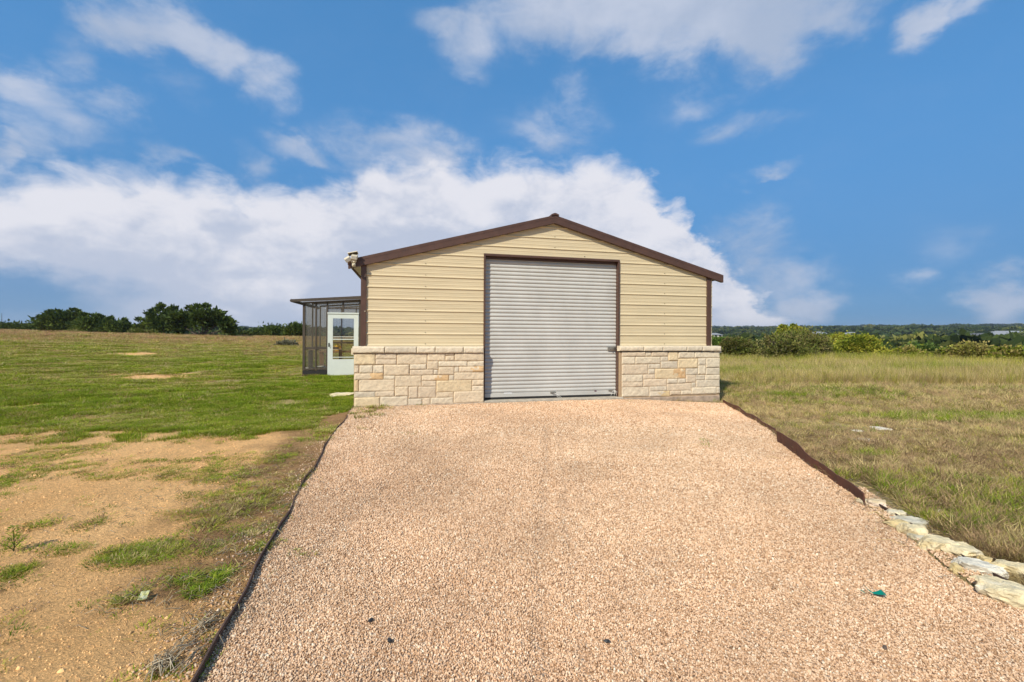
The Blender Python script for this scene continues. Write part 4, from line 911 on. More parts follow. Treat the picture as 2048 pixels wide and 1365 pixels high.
# white screen door
D0, D1 = GX(655.7), GX(717); DZ0, DZ1 = GZ(752), GZ(626)
wx0, wx1, wz0, wz1 = GX(666), GX(708), GZ(719), GZ(637)
m_ = MB(); yf0, yf1 = GY-.045, GY-.01
m_.box(D0, wx0, yf0, yf1, DZ0, DZ1-.0); m_.box(wx1, D1, yf0, yf1, DZ0, DZ1); m_.box(wx0, wx1, yf0, yf1, DZ0, wz0); m_.box(wx0, wx1, yf0, yf1, wz1, DZ1)
m_.box(D0-.01, D1+.01, yf0-.02, yf0-.0005, DZ1-.03, DZ1+.012)
dr = m_.build('screen_door', M_white, gh)
for zz, q in ((GZ(679), .014), (GZ(674), .008), (GZ(715), .011)): m_ = MB(); m_.box(wx0, wx1, yf0+.004, yf1-.004, zz-q, zz+q); m_.build('window_bar', M_white, dr)
m_ = MB(); m_.quad((wx0, GY-.028, wz0), (wx1, GY-.028, wz0), (wx1, GY-.028, wz1), (wx0, GY-.028, wz1)); m_.build('door_glass', M_glass, dr)
m_ = MB(); hx_ = GX(658.5); hz_2 = GZ(690); m_.box(hx_-.018, hx_+.018, yf0-.008, yf0-.0005, hz_2-.06, hz_2+.06); m_.tube([(hx_, yf0-.008, hz_2+.04), (hx_+.0, yf0-.05, hz_2+.03), (hx_, yf0-.05, hz_2-.04), (hx_, yf0-.008, hz_2-.05)], .009, 6); m_.build('handle', M_dark, dr)

# greenhouse contents
def inside(px_, py_, y_): return fac(px_, py_, y_)
by = GY+1.5
bx0, bz = inside(640, 697, by); bx1, _ = inside(726, 690, by); bz = .80
bench = thing('potting_bench', 'brown wooden potting bench inside the greenhouse behind the white door', 'bench', M_B @ Matrix.Translation((bx0, by, 0)))
m_ = MB(); m_.box(0, bx1-bx0, -.25, .25, bz-.05, bz); m_.build('bench_top', M_wood, bench, bevel=.004)
m_ = MB(); m_.box(.05, bx1-bx0-.05, -.2, .2, .28, .31); m_.build('lower_shelf', M_wood, bench)
for lx_ in (.03, bx1-bx0-.08):
    for ly_ in (-.22, .16): m_ = MB(); m_.box(lx_, lx_+.06, ly_, ly_+.06, 0.0, bz-.051); m_.build('leg', M_wood, bench)
ax_, az_ = inside(677, 684, by)
can = thing('yellow_container', 'small yellow container standing on the greenhouse potting bench', 'container', M_B @ Matrix.Translation((ax_, by-.1, bz+.001)))
m_ = MB(); m_.tube([(0, 0, 0), (0, 0, .02), (0, 0, .17), (0, 0, .20), (0, 0, .23)], [.09, .10, .095, .06, .03], 14); m_.build('body', M_yellow, can)
m_ = MB(); m_.tube([(-.09, 0, .05), (-.15, 0, .08), (-.14, 0, .16), (-.085, 0, .17)], .012, 6); m_.build('handle', M_yellow, can)
m_ = MB(); m_.tube([(0, 0, .2305), (0, 0, .255)], .026, 10); m_.build('cap', M_yellow, can)
def bucket(px_, py_, y_, r_, h_, label):
    x_, _ = inside(px_, py_, y_); b_ = thing('bucket', label, 'bucket', M_B @ Matrix.Translation((x_, y_, .0)), 'white buckets in the greenhouse')
    m = MB(); n = 20; rings = []
    for (rr_, zz) in ((r_*.02, 0), (r_*.82, 0), (r_, h_), (r_*1.05, h_), (r_*1.05, h_-.02), (r_*.97, h_-.021), (r_*.95, h_-.0), (r_*.78, .01), (r_*.02, .01)): rings.append([m.vert((rr_*math.cos(6.2832*k/n), rr_*math.sin(6.2832*k/n), zz)) for k in range(n)])
    for A_, B_ in zip(rings, rings[1:]):
        for k in range(n): m.face(A_[k], A_[(k+1) % n], B_[(k+1) % n], B_[k])
    m.build('pail', M_plasticw, b_, smooth=True)
    m = MB(); m.tube([(r_*math.cos(t), -.02-.0*t, h_-.03+r_*.5*math.sin(t)) for t in np.linspace(0, math.pi, 9)], .004, 5); m.build('handle', M_galv, b_)
bucket(645, 728, GY+.35, .165, .36, 'larger white bucket just left of the white greenhouse door')
bucket(621, 730, GY+.55, .15, .30, 'smaller greyish bucket behind the cloudy panel at the greenhouse corner')
shx = inside(612, 690, GY+.4)[0]
sh_ = thing('plant_shelf', 'pale shelf with seed trays behind the cloudy greenhouse panel', 'shelf', M_B @ Matrix.Translation((gx0+.1, GY+.3, 0)))
m_ = MB(); m_.box(0, .95, 0, .4, .87, .90); m_.build('board', mat('pale_board', (.62, .48, .34), .7, noise=.15, nscale=8), sh_)
for q in (.0, .91): m_ = MB(); m_.box(q, q+.04, .0, .4, 0, .869); m_.build('shelf_end', M_frame, sh_)
m_ = MB(); m_.box(.08, .42, .05, .35, .901, .97); m_.box(.5, .86, .05, .35, .901, .96); m_.build('seed_tray', M_frame, sh_, bevel=.005)

# ------------------------------------------------------------------ steel edging
def edging(name, label, pts, h0, h1, thick, material, lean=0, bury=.05):
    """strip standing on the ground along pts; h0..h1 heights interpolate"""
    n = len(pts); m = MB(); L_ = []
    for i, p in enumerate(pts):
        d = (pts[min(i+1, n-1)]-pts[max(i-1, 0)]); d.z = 0; d.normalize(); nrm_ = Vector((-d.y, d.x, 0)); t = i/(n-1); h = h0+(h1-h0)*t+(.008+.16*h0)*(float(vnoise(p.y*2.3+h0*30, 3.3))-.5)*2
        q = p.copy(); ln = nrm_*lean*h; L_.append([m.vert(q-nrm_*thick/2-Vector((0, 0, bury))), m.vert(q+nrm_*thick/2-Vector((0, 0, bury))), m.vert(q+ln+nrm_*thick/2+Vector((0, 0, h))), m.vert(q+ln-nrm_*thick/2+Vector((0, 0, h)))])
    for a, b in zip(L_, L_[1:]):
        for k in range(4): m.face(a[k], b[k], b[(k+1) % 4], a[(k+1) % 4])
    m.face(*L_[0]); m.face(*reversed(L_[-1])); return m.build(name, material)
def dense(pix, step=.12, dz=0, wob=.008):
    P = [p if isinstance(p, Vector) else ground_at(*p) for p in pix]; out = []
    d = [0]
    for a, b in zip(P, P[1:]): d.append(d[-1]+(b-a).length)
    n = max(2, int(d[-1]/step)); t = np.linspace(0, d[-1], n); xs = np.interp(t, d, [p.x for p in P]); ys = np.interp(t, d, [p.y for p in P])
    ker = np.array([.25, .5, .25])
    for _ in range(2):
        if n > 4: xs[1:-1] = np.convolve(xs, ker, 'valid'); ys[1:-1] = np.convolve(ys, ker, 'valid')
    for x_, y_, t_ in zip(xs, ys, t): x_ += wob*math.sin(t_*5.1)+wob*.6*math.sin(t_*11); out.append(Vector((x_, y_, float(height(x_, y_))+dz)))
    return out
tag(edging('steel_edging', '', dense(LEx[:17]), .022, .034, .008, M_rustdark, lean=.1), 'long low dark steel edging along the left side of the gravel driveway', 'edging', 'steel edging strips along the driveway')
tag(edging('steel_edging', '', dense([(1446, 806), (1475, 822), (1510, 842), (1549, 869)]), .085, .075, .012, M_rust), 'short low rusty edging strip starting at the right stone wall corner', 'edging', 'steel edging strips along the driveway')
tag(edging('steel_edging', '', dense([(1556, 884), (1598, 914), (1640, 944), (1685, 976), (1736, 1013)], wob=.012), .15, .10, .010, M_rust, lean=-.12), 'tall rusty brown edging strip standing up at the right of the driveway', 'edging', 'steel edging strips along the driveway')
tag(edging('steel_edging', '', dense([(1768, 1018), (1800, 1038), (1850, 1068), (1900, 1100), (1960, 1136), (2050, 1185)]), .045, .03, .010, M_rustdark, lean=-.9), 'low dark edging strip leaning outward behind the limestone rocks', 'edging', 'steel edging strips along the driveway')

# ------------------------------------------------------------------ rocks
def rock(px, py, rx, ry, ang, hgt, col, label, name='limestone_rock', group='pale limestone rocks along the driveway edge', flat=.5, seed=0, sub=4, lift=.45):
    """rx: half length, ry: half width in photo pixels measured on the ground plane"""
    p = ground_at(px, py); Y = p.y; a = rx/F*Y; q1 = ground_at(px, py-ry); q0 = ground_at(px, py+ry); b = abs(q1.y-q0.y)/2
    b = max(min(b, a*1.1), a*.3)
    bm = bmesh.new(); bmesh.ops.create_icosphere(bm, subdivisions=sub, radius=1); r_ = random.Random(seed*13+5)
    dirs = [Vector((r_.gauss(0, 1), r_.gauss(0, 1), r_.gauss(0, .7))).normalized() for _ in range(12)]; cut = [r_.uniform(.45, .85) for _ in dirs]
    dirs.append(Vector((0.05, 0, 1))); cut.append(flat)
    for v in bm.verts:
        for d, c in zip(dirs, cut):
            k = v.co.dot(d)
            if k > c: v.co -= d*(k-c)*.92
    for v in bm.verts:
        nn = float(fbm(v.co.x*2.3+seed*7, v.co.y*2.3+v.co.z*1.7, 4, 3, .6))-.5; nn += .5*(float(fbm(v.co.z*6+seed, v.co.x*6-v.co.y*5, 3, 5))-.5)
        nn += .55*abs(float(fbm(v.co.x*4.5-seed*3, v.co.y*4.5+v.co.z*4, 4, 11, .6))-.5); v.co *= 1+.42*nn; v.co = Vector((v.co.x*a*1.18, v.co.y*b*1.18, v.co.z*hgt*1.2))
    me = bpy.data.meshes.new(name); bm.to_mesh(me); bm.free()
    cs = np.array(col); tn = np.zeros((len(me.polygons), 4), np.float32); cen = np.array([f.center[:] for f in me.polygons])
    f1 = sst(.45, .62, fbm(cen[:, 0]*9+seed, cen[:, 1]*9+cen[:, 2]*7, 4, 6)); white = np.array((.74, .68, .54)); tan = np.array((.66, .50, .24))
    tn[:, :3] = cs*(1-f1[:, None]*.6)+(white if seed % 2 else tan)*f1[:, None]*.6; tn[:, 3] = 1
    at_ = me.attributes.new('tint', 'FLOAT_COLOR', 'FACE'); at_.data.foreach_set('color', tn.ravel())
    me.polygons.foreach_set('use_smooth', [False]*len(me.polygons)); me.materials.append(M_rock)
    o = bpy.data.objects.new(name, me); C.objects.link(o); o.location = (p.x, p.y, p.z+hgt*lift); o.rotation_euler = (0, 0, R(ang)); return tag(o, label, 'rock', group)
CR = (.76, .63, .38); WH = (.72, .66, .53); GY_ = (.50, .44, .30); YE = (.72, .55, .26); PK = (.70, .55, .41)
ROCKS = [
 (1729, 1008, 14, 9, 0, .04, YE, 'small yellow rock against the lower end of the tall rusty edging'),
 (1757, 1012, 21, 11, -40, .06, PK, 'smooth pinkish rock beside the end of the tall rusty edging'),
 (1786, 1030, 19, 8, -30, .045, CR, 'small cream rock just below the smooth pinkish rock'),
 (1794, 1052, 30, 8, -18, .045, YE, 'long flat yellow rock half sunk in the gravel'),
 (1826, 1049, 38, 13, -38, .045, GY_, 'long grey-green flat rock behind the rounded pale rock'),
 (1824, 1070, 22, 12, -10, .085, CR, 'rounded pale rock with a shadowed hollow, in front of the grey-green rock'),
 (1848, 1081, 26, 8, -35, .04, GY_, 'small grey flat rock between the rounded rock and the wide block'),
 (1868, 1096, 38, 15, -6, .085, CR, 'wide cream block with a grey left end and undercut front'),
 (1922, 1108, 42, 17, -44, .075, CR, 'large cream slab sloping away beside the wide block'),
 (1912, 1145, 15, 9, 20, .06, YE, 'small pointed orange-tan rock in front of the grey streaked slab'),
 (1951, 1143, 44, 14, -33, .07, WH, 'long grey streaked slab in the middle of the rock row'),
 (1968, 1130, 14, 8, -20, .06, YE, 'small orange rock behind the grey streaked slab'),
 (1992, 1150, 12, 7, -10, .05, PK, 'tiny pinkish rock wedged between two slabs'),
 (2026, 1150, 52, 17, -36, .085, CR, 'large pale slab at the right edge of the photo, beside the grass'),
 (2022, 1196, 58, 24, -34, .09, CR, 'largest cream rock nearest the camera at the right edge'),
 (1975, 1168, 30, 9, -30, .04, CR, 'low cream rock joining the grey streaked slab to the largest rock')]
for i_, (a, b, c, d, e, f_, g_, h_) in enumerate(ROCKS): rock(a, b, c*.86, d*.85, e, f_*.72, g_, h_, seed=i_+1)
FLATS = [(1890, 1036, 24, 7, 'flat cream stone lying in the dry grass above the rock row'), (1868, 1024, 18, 4, 'narrow sliver of stone in the dry grass above the rock row'), (1762, 858, 15, 3, 'long pale flat stone in the short grass right of the tall edging'), (1716, 863, 12, 3, 'small pale flat stone nearest the tall edging in the grass'),
         (1830, 860, 22, 3, 'faint pale stone in the grass at middle right'), (1925, 846, 16, 3, 'grey flat stone in the grass at far right of the slope'), (2000, 957, 20, 4, 'flat grey stone near the right border of the photo'), (1722, 880, 26, 3, 'lowest pale flat stone below the long one in the short grass')]
for i_, (a, b, c, d, l_) in enumerate(FLATS): rock(a, b, c, d, random.uniform(-12, 8), .015, WH, l_, name='flat_stone', group='flat stones lying in the grass', seed=40+i_, sub=3, lift=.25)
rock(680, 792, 27, 15, 8, .045, (.66, .55, .33), 'broad pale limestone slab lying in the grass at the left stone wall corner', name='flat_stone', group='flat stones lying in the grass', seed=61, lift=.45)

# bits on the gravel
def bit(px, py, s, label, material, seed, name='dark_stone'):
    p = ground_at(px, py); bm = bmesh.new(); bmesh.ops.create_icosphere(bm, subdivisions=2, radius=1); r_ = random.Random(seed)
    for v in bm.verts: k = 1+.35*(r_.random()-.5); v.co = Vector((v.co.x*s*1.3*k, v.co.y*s*.8*k, v.co.z*s*.55*k))
    me = bpy.data.meshes.new(name); bm.to_mesh(me); bm.free(); me.materials.append(material); o = bpy.data.objects.new(name, me); C.objects.link(o); o.location = p+Vector((0, 0, .018)); o.rotation_euler = (0.1, .1, seed); return tag(o, label, 'stone', 'dark stones on the gravel')
bit(741, 1248, .012, 'black stone on the gravel, farther left of the two near the bottom', M_black, 1)
bit(779, 1289, .013, 'grey-black pointed stone on the gravel below the other black one', M_black, 2)
bit(1213, 1290, .011, 'lone dark stone on the gravel at bottom centre', M_black, 3)
bit(1770, 1303, .010, 'brown dark chip on the gravel below the green ribbon', mat('brown_chip', (.10, .07, .05), .8), 4)
p = ground_at(1754, 1196)
rib = thing('green_ribbon', 'torn scrap of bright green plastic ribbon lying on the gravel', 'ribbon', p+Vector((0, 0, .016)))
m_ = MB()
def strip(pts, w):
    prev = None
    for i, (x, y, z) in enumerate(pts):
        k = w[i]; a = m_.vert((x-k*.4, y-k, z)); b = m_.vert((x+k*.4, y+k, z+k*.4))
        if prev: m_.face(prev[0], a, b, prev[1])
        prev = (a, b)
strip([(-.035, .045, .03), (-.028, .022, .012), (-.018, .004, .006), (0, -.004, .010), (.02, -.010, .016), (.035, -.016, .007)], [.004, .006, .006, .012, .018, .010]); m_.build('ribbon_strip', M_green, rib)
m_ = MB(); strip([(-.066, .028, .010), (-.060, .016, .006), (-.054, .010, .004)], [.004, .005, .003]); m_.build('ribbon_fragment', M_green, rib)
# packet
p = ground_at(287, 1203); pk = thing('foil_packet', 'small yellow and silver foil packet lying on the dark soil', 'packet', Matrix.Translation(p+Vector((0, 0, .03))) @ Matrix.Rotation(R(15), 4, 'Z') @ Matrix.Rotation(R(28), 4, 'X'))
m_ = MB(); V_ = []
for j in range(7):
    for i in range(6): V_.append(m_.vert((-.020+i*.008, -.024+j*.008, .003*math.sin(i*1.9+j)+.002*math.cos(j*2.3))))
for j in range(6):
    for i in range(5): q = j*6+i; m_.face(V_[q], V_[q+1], V_[q+7], V_[q+6])
m_.build('wrapper', mat('packet_foil', (.50, .46, .10), .6, col2=(.34, .38, .34), nscale=45, spec=.2), pk)

# ------------------------------------------------------------------ weeds and straw
def blades(m, cx, cy, cz, n, h, spread, w, cols, lean=.7, r_=random, ax=None):
    for _ in range(n):
        a = r_.uniform(0, 6.283); rad = spread*math.sqrt(r_.random()); ox, oy = rad*math.cos(a), rad*math.sin(a)
        if ax: ox, oy = ox*ax[0]+oy*ax[1]*ax[2], ox*ax[1]*1+oy*ax[0]*ax[2]
        bx, by_ = cx+ox, cy+oy; d = a+r_.gauss(0, .9); hh = h*r_.uniform(.4, 1.2); ln = lean*r_.uniform(.2, 1.3); tx, ty = -math.sin(d), math.cos(d); m.cur = tuple(np.array(r_.choice(cols))*r_.uniform(.75, 1.25)); prev = None
        ww = w*r_.uniform(.7, 1.3)
        for s_ in range(4):
            t = s_/3; k = ww*(1-t**1.6)*.5+.0003; o_ = hh*ln*t**1.6; up = hh*(t-.45*t*t); X_, Y_ = bx+math.cos(d)*o_, by_+math.sin(d)*o_
            cur = (m.vert((X_-tx*k, Y_-ty*k, cz+up)), m.vert((X_+tx*k, Y_+ty*k, cz+up)))
            if prev: m.face(prev[0], prev[1], cur[1], cur[0])
            prev = cur
GC = [tuple(GREEN*1.25), tuple(GREEN2*1.1), tuple(GREEN*.9), (.22, .26, .05)]; OC = [tuple(OLIVE), tuple(GREEN), tuple(GREEN2), tuple(STRAW*.8), tuple(BROWN*1.4)]; SC = [tuple(STRAW*1.15), (.46, .40, .30), (.34, .27, .18), tuple(BROWN)]
def weed(pix, label, n, h, spread, w=.006, cols=GC, lean=1.35, name='weed_clump', cat='weed', stretch_=None, group='weed clumps on the bare dirt'):
    P0 = ground_at(*pix[0]); m = MB(); loose = 'through the gravel' in group or len(pix) > 9
    if 'through the gravel' in group: h *= 1.7; n = int(n*1.5); lean = .9; w *= 1.3
    if 'on the bare dirt' in group and len(pix) <= 9: pix = [r_ for a_, b_ in zip(pix, pix[1:]) for r_ in (a_, ((a_[0]+b_[0])/2, (a_[1]+b_[1])/2))]+[pix[-1]]; n = int(n*.7)
    for q in pix:
        p = ground_at(*q); blades(m, p.x-P0.x+random.gauss(0, .02), p.y-P0.y+random.gauss(0, .02), float(gz_at(p.x, p.y))-P0.z-.004+(.012 if 'through the gravel' in group else 0), int(n*random.uniform(.35, .9)), h*random.uniform(.45, .9), spread*random.uniform(.8, 1.5), w*.85, cols, lean)
    o = m.build(name, M_grassg, col=True); o.location = P0
    return tag(o, label, cat, None if loose else group, 'stuff' if loose else None)
weed([(378, 1192), (392, 1186), (405, 1182), (420, 1172), (436, 1160), (447, 1152), (370, 1160), (366, 1176)], 'bright green V shaped weed clump nearest the driveway edging', 110, .085, .055, .005)
weed([(225, 1108), (250, 1104), (275, 1098), (300, 1090), (330, 1080), (355, 1080), (380, 1072), (300, 1105), (270, 1112), (395, 1070), (405, 1055)], 'long straggling green weed patch across the middle of the dirt', 90, .07, .085, .005, OC[:4])
weed([(232, 1212), (247, 1205), (262, 1198), (275, 1192)], 'green weed clump with dry stems beside the foil packet', 80, .07, .05, .005, OC)
weed([(508, 1018), (516, 1011), (524, 1005), (516, 1000), (508, 1006)], 'dark green weed patch on dark soil beside the driveway bend', 80, .06, .09, .005, OC[:3])
weed([(440, 961), (446, 960), (452, 960), (458, 959)], 'flat olive weed patch above the dark soil', 90, .06, .12, .006, OC)
weed([(523, 1098), (535, 1096), (512, 1100)], 'small bluish green weed tuft by the straight part of the edging', 60, .05, .05, .005, GC)
weed([(575, 913), (585, 910), (566, 915)], 'bright green tuft near the upper edging curve', 60, .06, .08, .006, GC)
weed([(590, 1110), (605, 1112), (615, 1108)], 'low green weed growing through the gravel near the left edging', 40, .03, .05, .004, OC)
weed([(1412, 884), (1420, 889), (1408, 892)], 'sparse weed tuft in a dry spot of the gravel, right of the door', 40, .05, .08, .005, OC, group='weeds growing through the gravel')
weed([(720, 858), (728, 860), (712, 862)], 'thin weed in the gravel below the left stone wall', 30, .04, .07, .005, OC, group='weeds growing through the gravel')
# grass growing at the foot of the left stone wall
weed([(725, 815), (738, 817), (750, 818), (715, 822), (765, 814), (735, 826), (750, 832), (780, 818), (705, 830), (718, 838), (732, 820), (745, 824), (722, 828), (758, 820)], 'green grass tufts at the foot of the left stone wall', 70, .07, .10, .006, OC, group='weeds growing through the gravel')
weed([(842, 811), (850, 812)], 'tiny green weed at the base of the middle of the left stone wall', 40, .05, .06, .005, OC, group='weeds growing through the gravel')
weed([(1225, 797), (1260, 803)], 'little dry weed at the right end of the door sill', 25, .04, .05, .004, OC, group='weeds growing through the gravel')
weed([(815, 868), (824, 870), (760, 845)], 'sparse low weed in the gravel a step out from the left stone wall', 30, .03, .08, .004, OC, group='weeds growing through the gravel')
# upright seedling at the far left
p = ground_at(27, 1105); sd_ = thing('seedling', 'upright leafy green seedling near the left edge of the photo', 'plant', p)
m_ = MB(); m_.cur = (.12, .14, .04); st_ = [(0, 0, 0), (.006, .0, .05), (-.004, .004, .10), (.004, 0, .155)]; m_.tube(st_, [.004, .0035, .003, .0015], 6)
for q in ((-.05, .02, .09), (.05, -.02, .10), (-.035, -.03, .06), (.04, .03, .07)): m_.tube([(0, 0, q[2]-.045), (q[0]*.6, q[1]*.6, q[2]-.01), (q[0], q[1], q[2])], [.0025, .002, .001], 5)
m_.build('stem', M_grassg, sd_, col=True)
m_ = MB()
def leaf(m, c, d, up, l, w):
    d = Vector(d).normalized(); c = Vector(c); s = d.cross(Vector((0, 0, 1))).normalized() if abs(d.z) < .95 else Vector((1, 0, 0)); t = c+d*l; mid = c+d*l*.5+Vector((0, 0, up))
    i = [m.vert(c), m.vert(mid-s*w), m.vert(t), m.vert(mid+s*w)]; m.face(i[0], i[1], i[2]); m.face(i[0], i[2], i[3])
for _ in range(150):
    z_ = random.uniform(.02, .165); rad = .055*(1-abs(z_-.075)/.11)+.006; a = random.uniform(0, 6.28); m_.cur = tuple(np.array(random.choice(GC))*random.uniform(.8, 1.3))
    leaf(m_, (rad*random.random()*math.cos(a), rad*random.random()*math.sin(a), z_), (math.cos(a), math.sin(a), random.uniform(.0, .8)), .004, random.uniform(.014, .026), .0045)
m_.build('leaves', M_grassg, sd_, col=True)
# straw bundle at the bottom by the edging
m_ = MB(); P0 = ground_at(345, 1335)
for (a, b, n_, c_) in (((300, 1350), (430, 1255), 20, 1), ((330, 1365), (445, 1270), 14, 1), ((300, 1340), (360, 1330), 25, 1), ((310, 1365), (318, 1320), 14, 1), ((390, 1275), (440, 1225), 30, 1)):
    A_ = ground_at(*a); B_ = ground_at(*b)
    for _ in range(n_):
        t0 = random.random()*.5; t1 = t0+random.uniform(.25, .5); q0 = A_.lerp(B_, t0)+Vector((random.gauss(0, .025), random.gauss(0, .02), .012)); q1 = A_.lerp(B_, t1)+Vector((random.gauss(0, .03), random.gauss(0, .03), random.uniform(.003, .02)))
        mid = (q0+q1)/2+Vector((random.gauss(0, .012), random.gauss(0, .012), random.uniform(.01, .035))); m_.cur = random.choice([(.66, .54, .36), (.56, .44, .28), (.42, .31, .18), (.72, .62, .44)])
        m_.tube([q0-P0, (q0+mid)/2-P0+Vector((0, 0, .004)), mid-P0, q1-P0], [.0018, .0022, .0018, .001], 4, cap=False)
for q in ((330, 1345), (345, 1338), (318, 1352), (420, 1280)): pp = ground_at(*q)-P0; blades(m_, pp.x, pp.y, 0, 30, .045, .03, .004, OC)
o = m_.build('dead_grass', M_grassg, col=True); o.location = P0; tag(o, 'bleached heap of dead grass stems lying against the left edging', 'dead grass')
# litter of dry stems along both edgings and under the rocks
m_ = MB(); 
def litter(pix, n, sx_, sy_, ln, cols):
    for _ in range(n):
        i = random.randrange(len(pix)-1); a, b = ground_at(*pix[i]), ground_at(*pix[i+1]); q = a.lerp(b, random.random())+Vector((random.gauss(sx_[0], sx_[1]), random.gauss(0, sy_), 0)); th = random.uniform(0, 6.28); l = random.uniform(.4, 1)*ln
        z_ = float(gz_at(q.x, q.y)); e = q+Vector((math.cos(th)*l, math.sin(th)*l, 0)); m_.cur = random.choice(cols)
        m_.tube([(q.x, q.y, z_+.006), ((q.x+e.x)/2+random.gauss(0, .01), (q.y+e.y)/2, z_+random.uniform(.012, .035)), (e.x, e.y, z_+.008)], [.0013, .0016, .0008], 3, cap=False)
litter([(640, 910), (594, 990), (543, 1085), (486, 1190), (441, 1272)], 420, (-.12, .12), .05, .10, SC)
litter([(1560, 860), (1640, 920), (1740, 990), (1800, 1030), (1900, 1095), (2000, 1140)], 1500, (.30, .28), .15, .16, SC)
litter([(250, 1215), (330, 1170)], 90, (0, .12), .08, .08, SC); litter([(120, 1080), (300, 1010), (450, 960)], 160, (0, .3), .2, .07, SC)
tag(m_.build('dry_litter', M_grassg, col=True), 'scattered dry stems on the soil beside the driveway edges', 'litter', kind='stuff')

# ------------------------------------------------------------------ trees and bushes
def foliage_np(ells, n, leaf, asp, cols, r_, upb=.3, clump=.16, shoots=8):
    """ells: list of (center xyz, radii xyz); returns verts, faces, colours of small leaf sprays gathered in clumps"""
    V = []; Cc = []
    vol = np.array([e[1][0]*e[1][2] for e in ells]); vol = vol/vol.sum(); tot = 0
    for (c, R3), w_ in zip(ells, vol):
        c = np.array(c); R3 = np.array(R3); k = int(n*w_); ncl = max(5, int(k/85)); d = r_.normal(size=(ncl, 3)); d /= np.linalg.norm(d, axis=1)[:, None]; rad = r_.uniform(.2, 1.0, ncl)**.5
        d[:, 2] = np.where(d[:, 2] < -.5, -d[:, 2]*.5, d[:, 2]); cc = c+d*R3*rad[:, None]; m_rad = clump*np.mean(R3)*r_.uniform(.6, 1.5, ncl)
        shade = r_.uniform(.72, 1.25, ncl); cidx = r_.integers(0, len(cols), ncl)
        ii = r_.integers(0, ncl, k); off = r_.normal(size=(k, 3))*m_rad[ii][:, None]*np.array((1.15, 1.15, .8)); p = cc[ii]+off; dirv = off/np.maximum(np.linalg.norm(off, axis=1), 1e-6)[:, None]*.7+d[ii]*.6+r_.normal(size=(k, 3))*.45; dirv[:, 2] += upb
        dirv /= np.linalg.norm(dirv, axis=1)[:, None]; side = np.cross(dirv, r_.normal(size=(k, 3))); side /= np.linalg.norm(side, axis=1)[:, None]; L_ = leaf*r_.uniform(.6, 1.4, k)[:, None]; wd = L_*asp
        V.append(np.stack([p-side*wd*.3, p+dirv*L_*.5-side*wd, p+dirv*L_, p+dirv*L_*.5+side*wd], 1).reshape(-1, 3)); co = np.array(cols)[cidx[ii]]*shade[ii][:, None]*r_.uniform(.8, 1.2, (k, 1)); Cc.append(co); tot += k
        # leading shoots that stick out of the outline
        nsh = int(shoots*np.clip(k/1500, .5, 2.5)); 
        for _ in range(nsh):
            a = r_.normal(size=3); a[2] = abs(a[2])+.25; a /= np.linalg.norm(a); p0 = c+a*R3*.80; ln = np.mean(R3)*r_.uniform(.22, .5); dv = a*.7+np.array((r_.normal()*.4, r_.normal()*.3, .45)); dv /= np.linalg.norm(dv); kk = 34
            tt = r_.random(kk); p = p0+dv*ln*tt[:, None]+r_.normal(size=(kk, 3))*(ln*.13*(1.15-tt))[:, None]; dirv = dv+r_.normal(size=(kk, 3))*.45; dirv /= np.linalg.norm(dirv, axis=1)[:, None]
            side = np.cross(dirv, r_.normal(size=(kk, 3))); side /= np.linalg.norm(side, axis=1)[:, None]; L_ = leaf*.75*r_.uniform(.6, 1.3, kk)[:, None]; wd = L_*asp
            V.append(np.stack([p-side*wd*.3, p+dirv*L_*.5-side*wd, p+dirv*L_, p+dirv*L_*.5+side*wd], 1).reshape(-1, 3)); Cc.append(np.array(cols)[r_.integers(0, len(cols))]*r_.uniform(.8, 1.3, (kk, 1)))
    V = np.concatenate(V); Cc = np.concatenate(Cc); Fc = np.arange(len(V)).reshape(-1, 4); return V, Fc, Cc
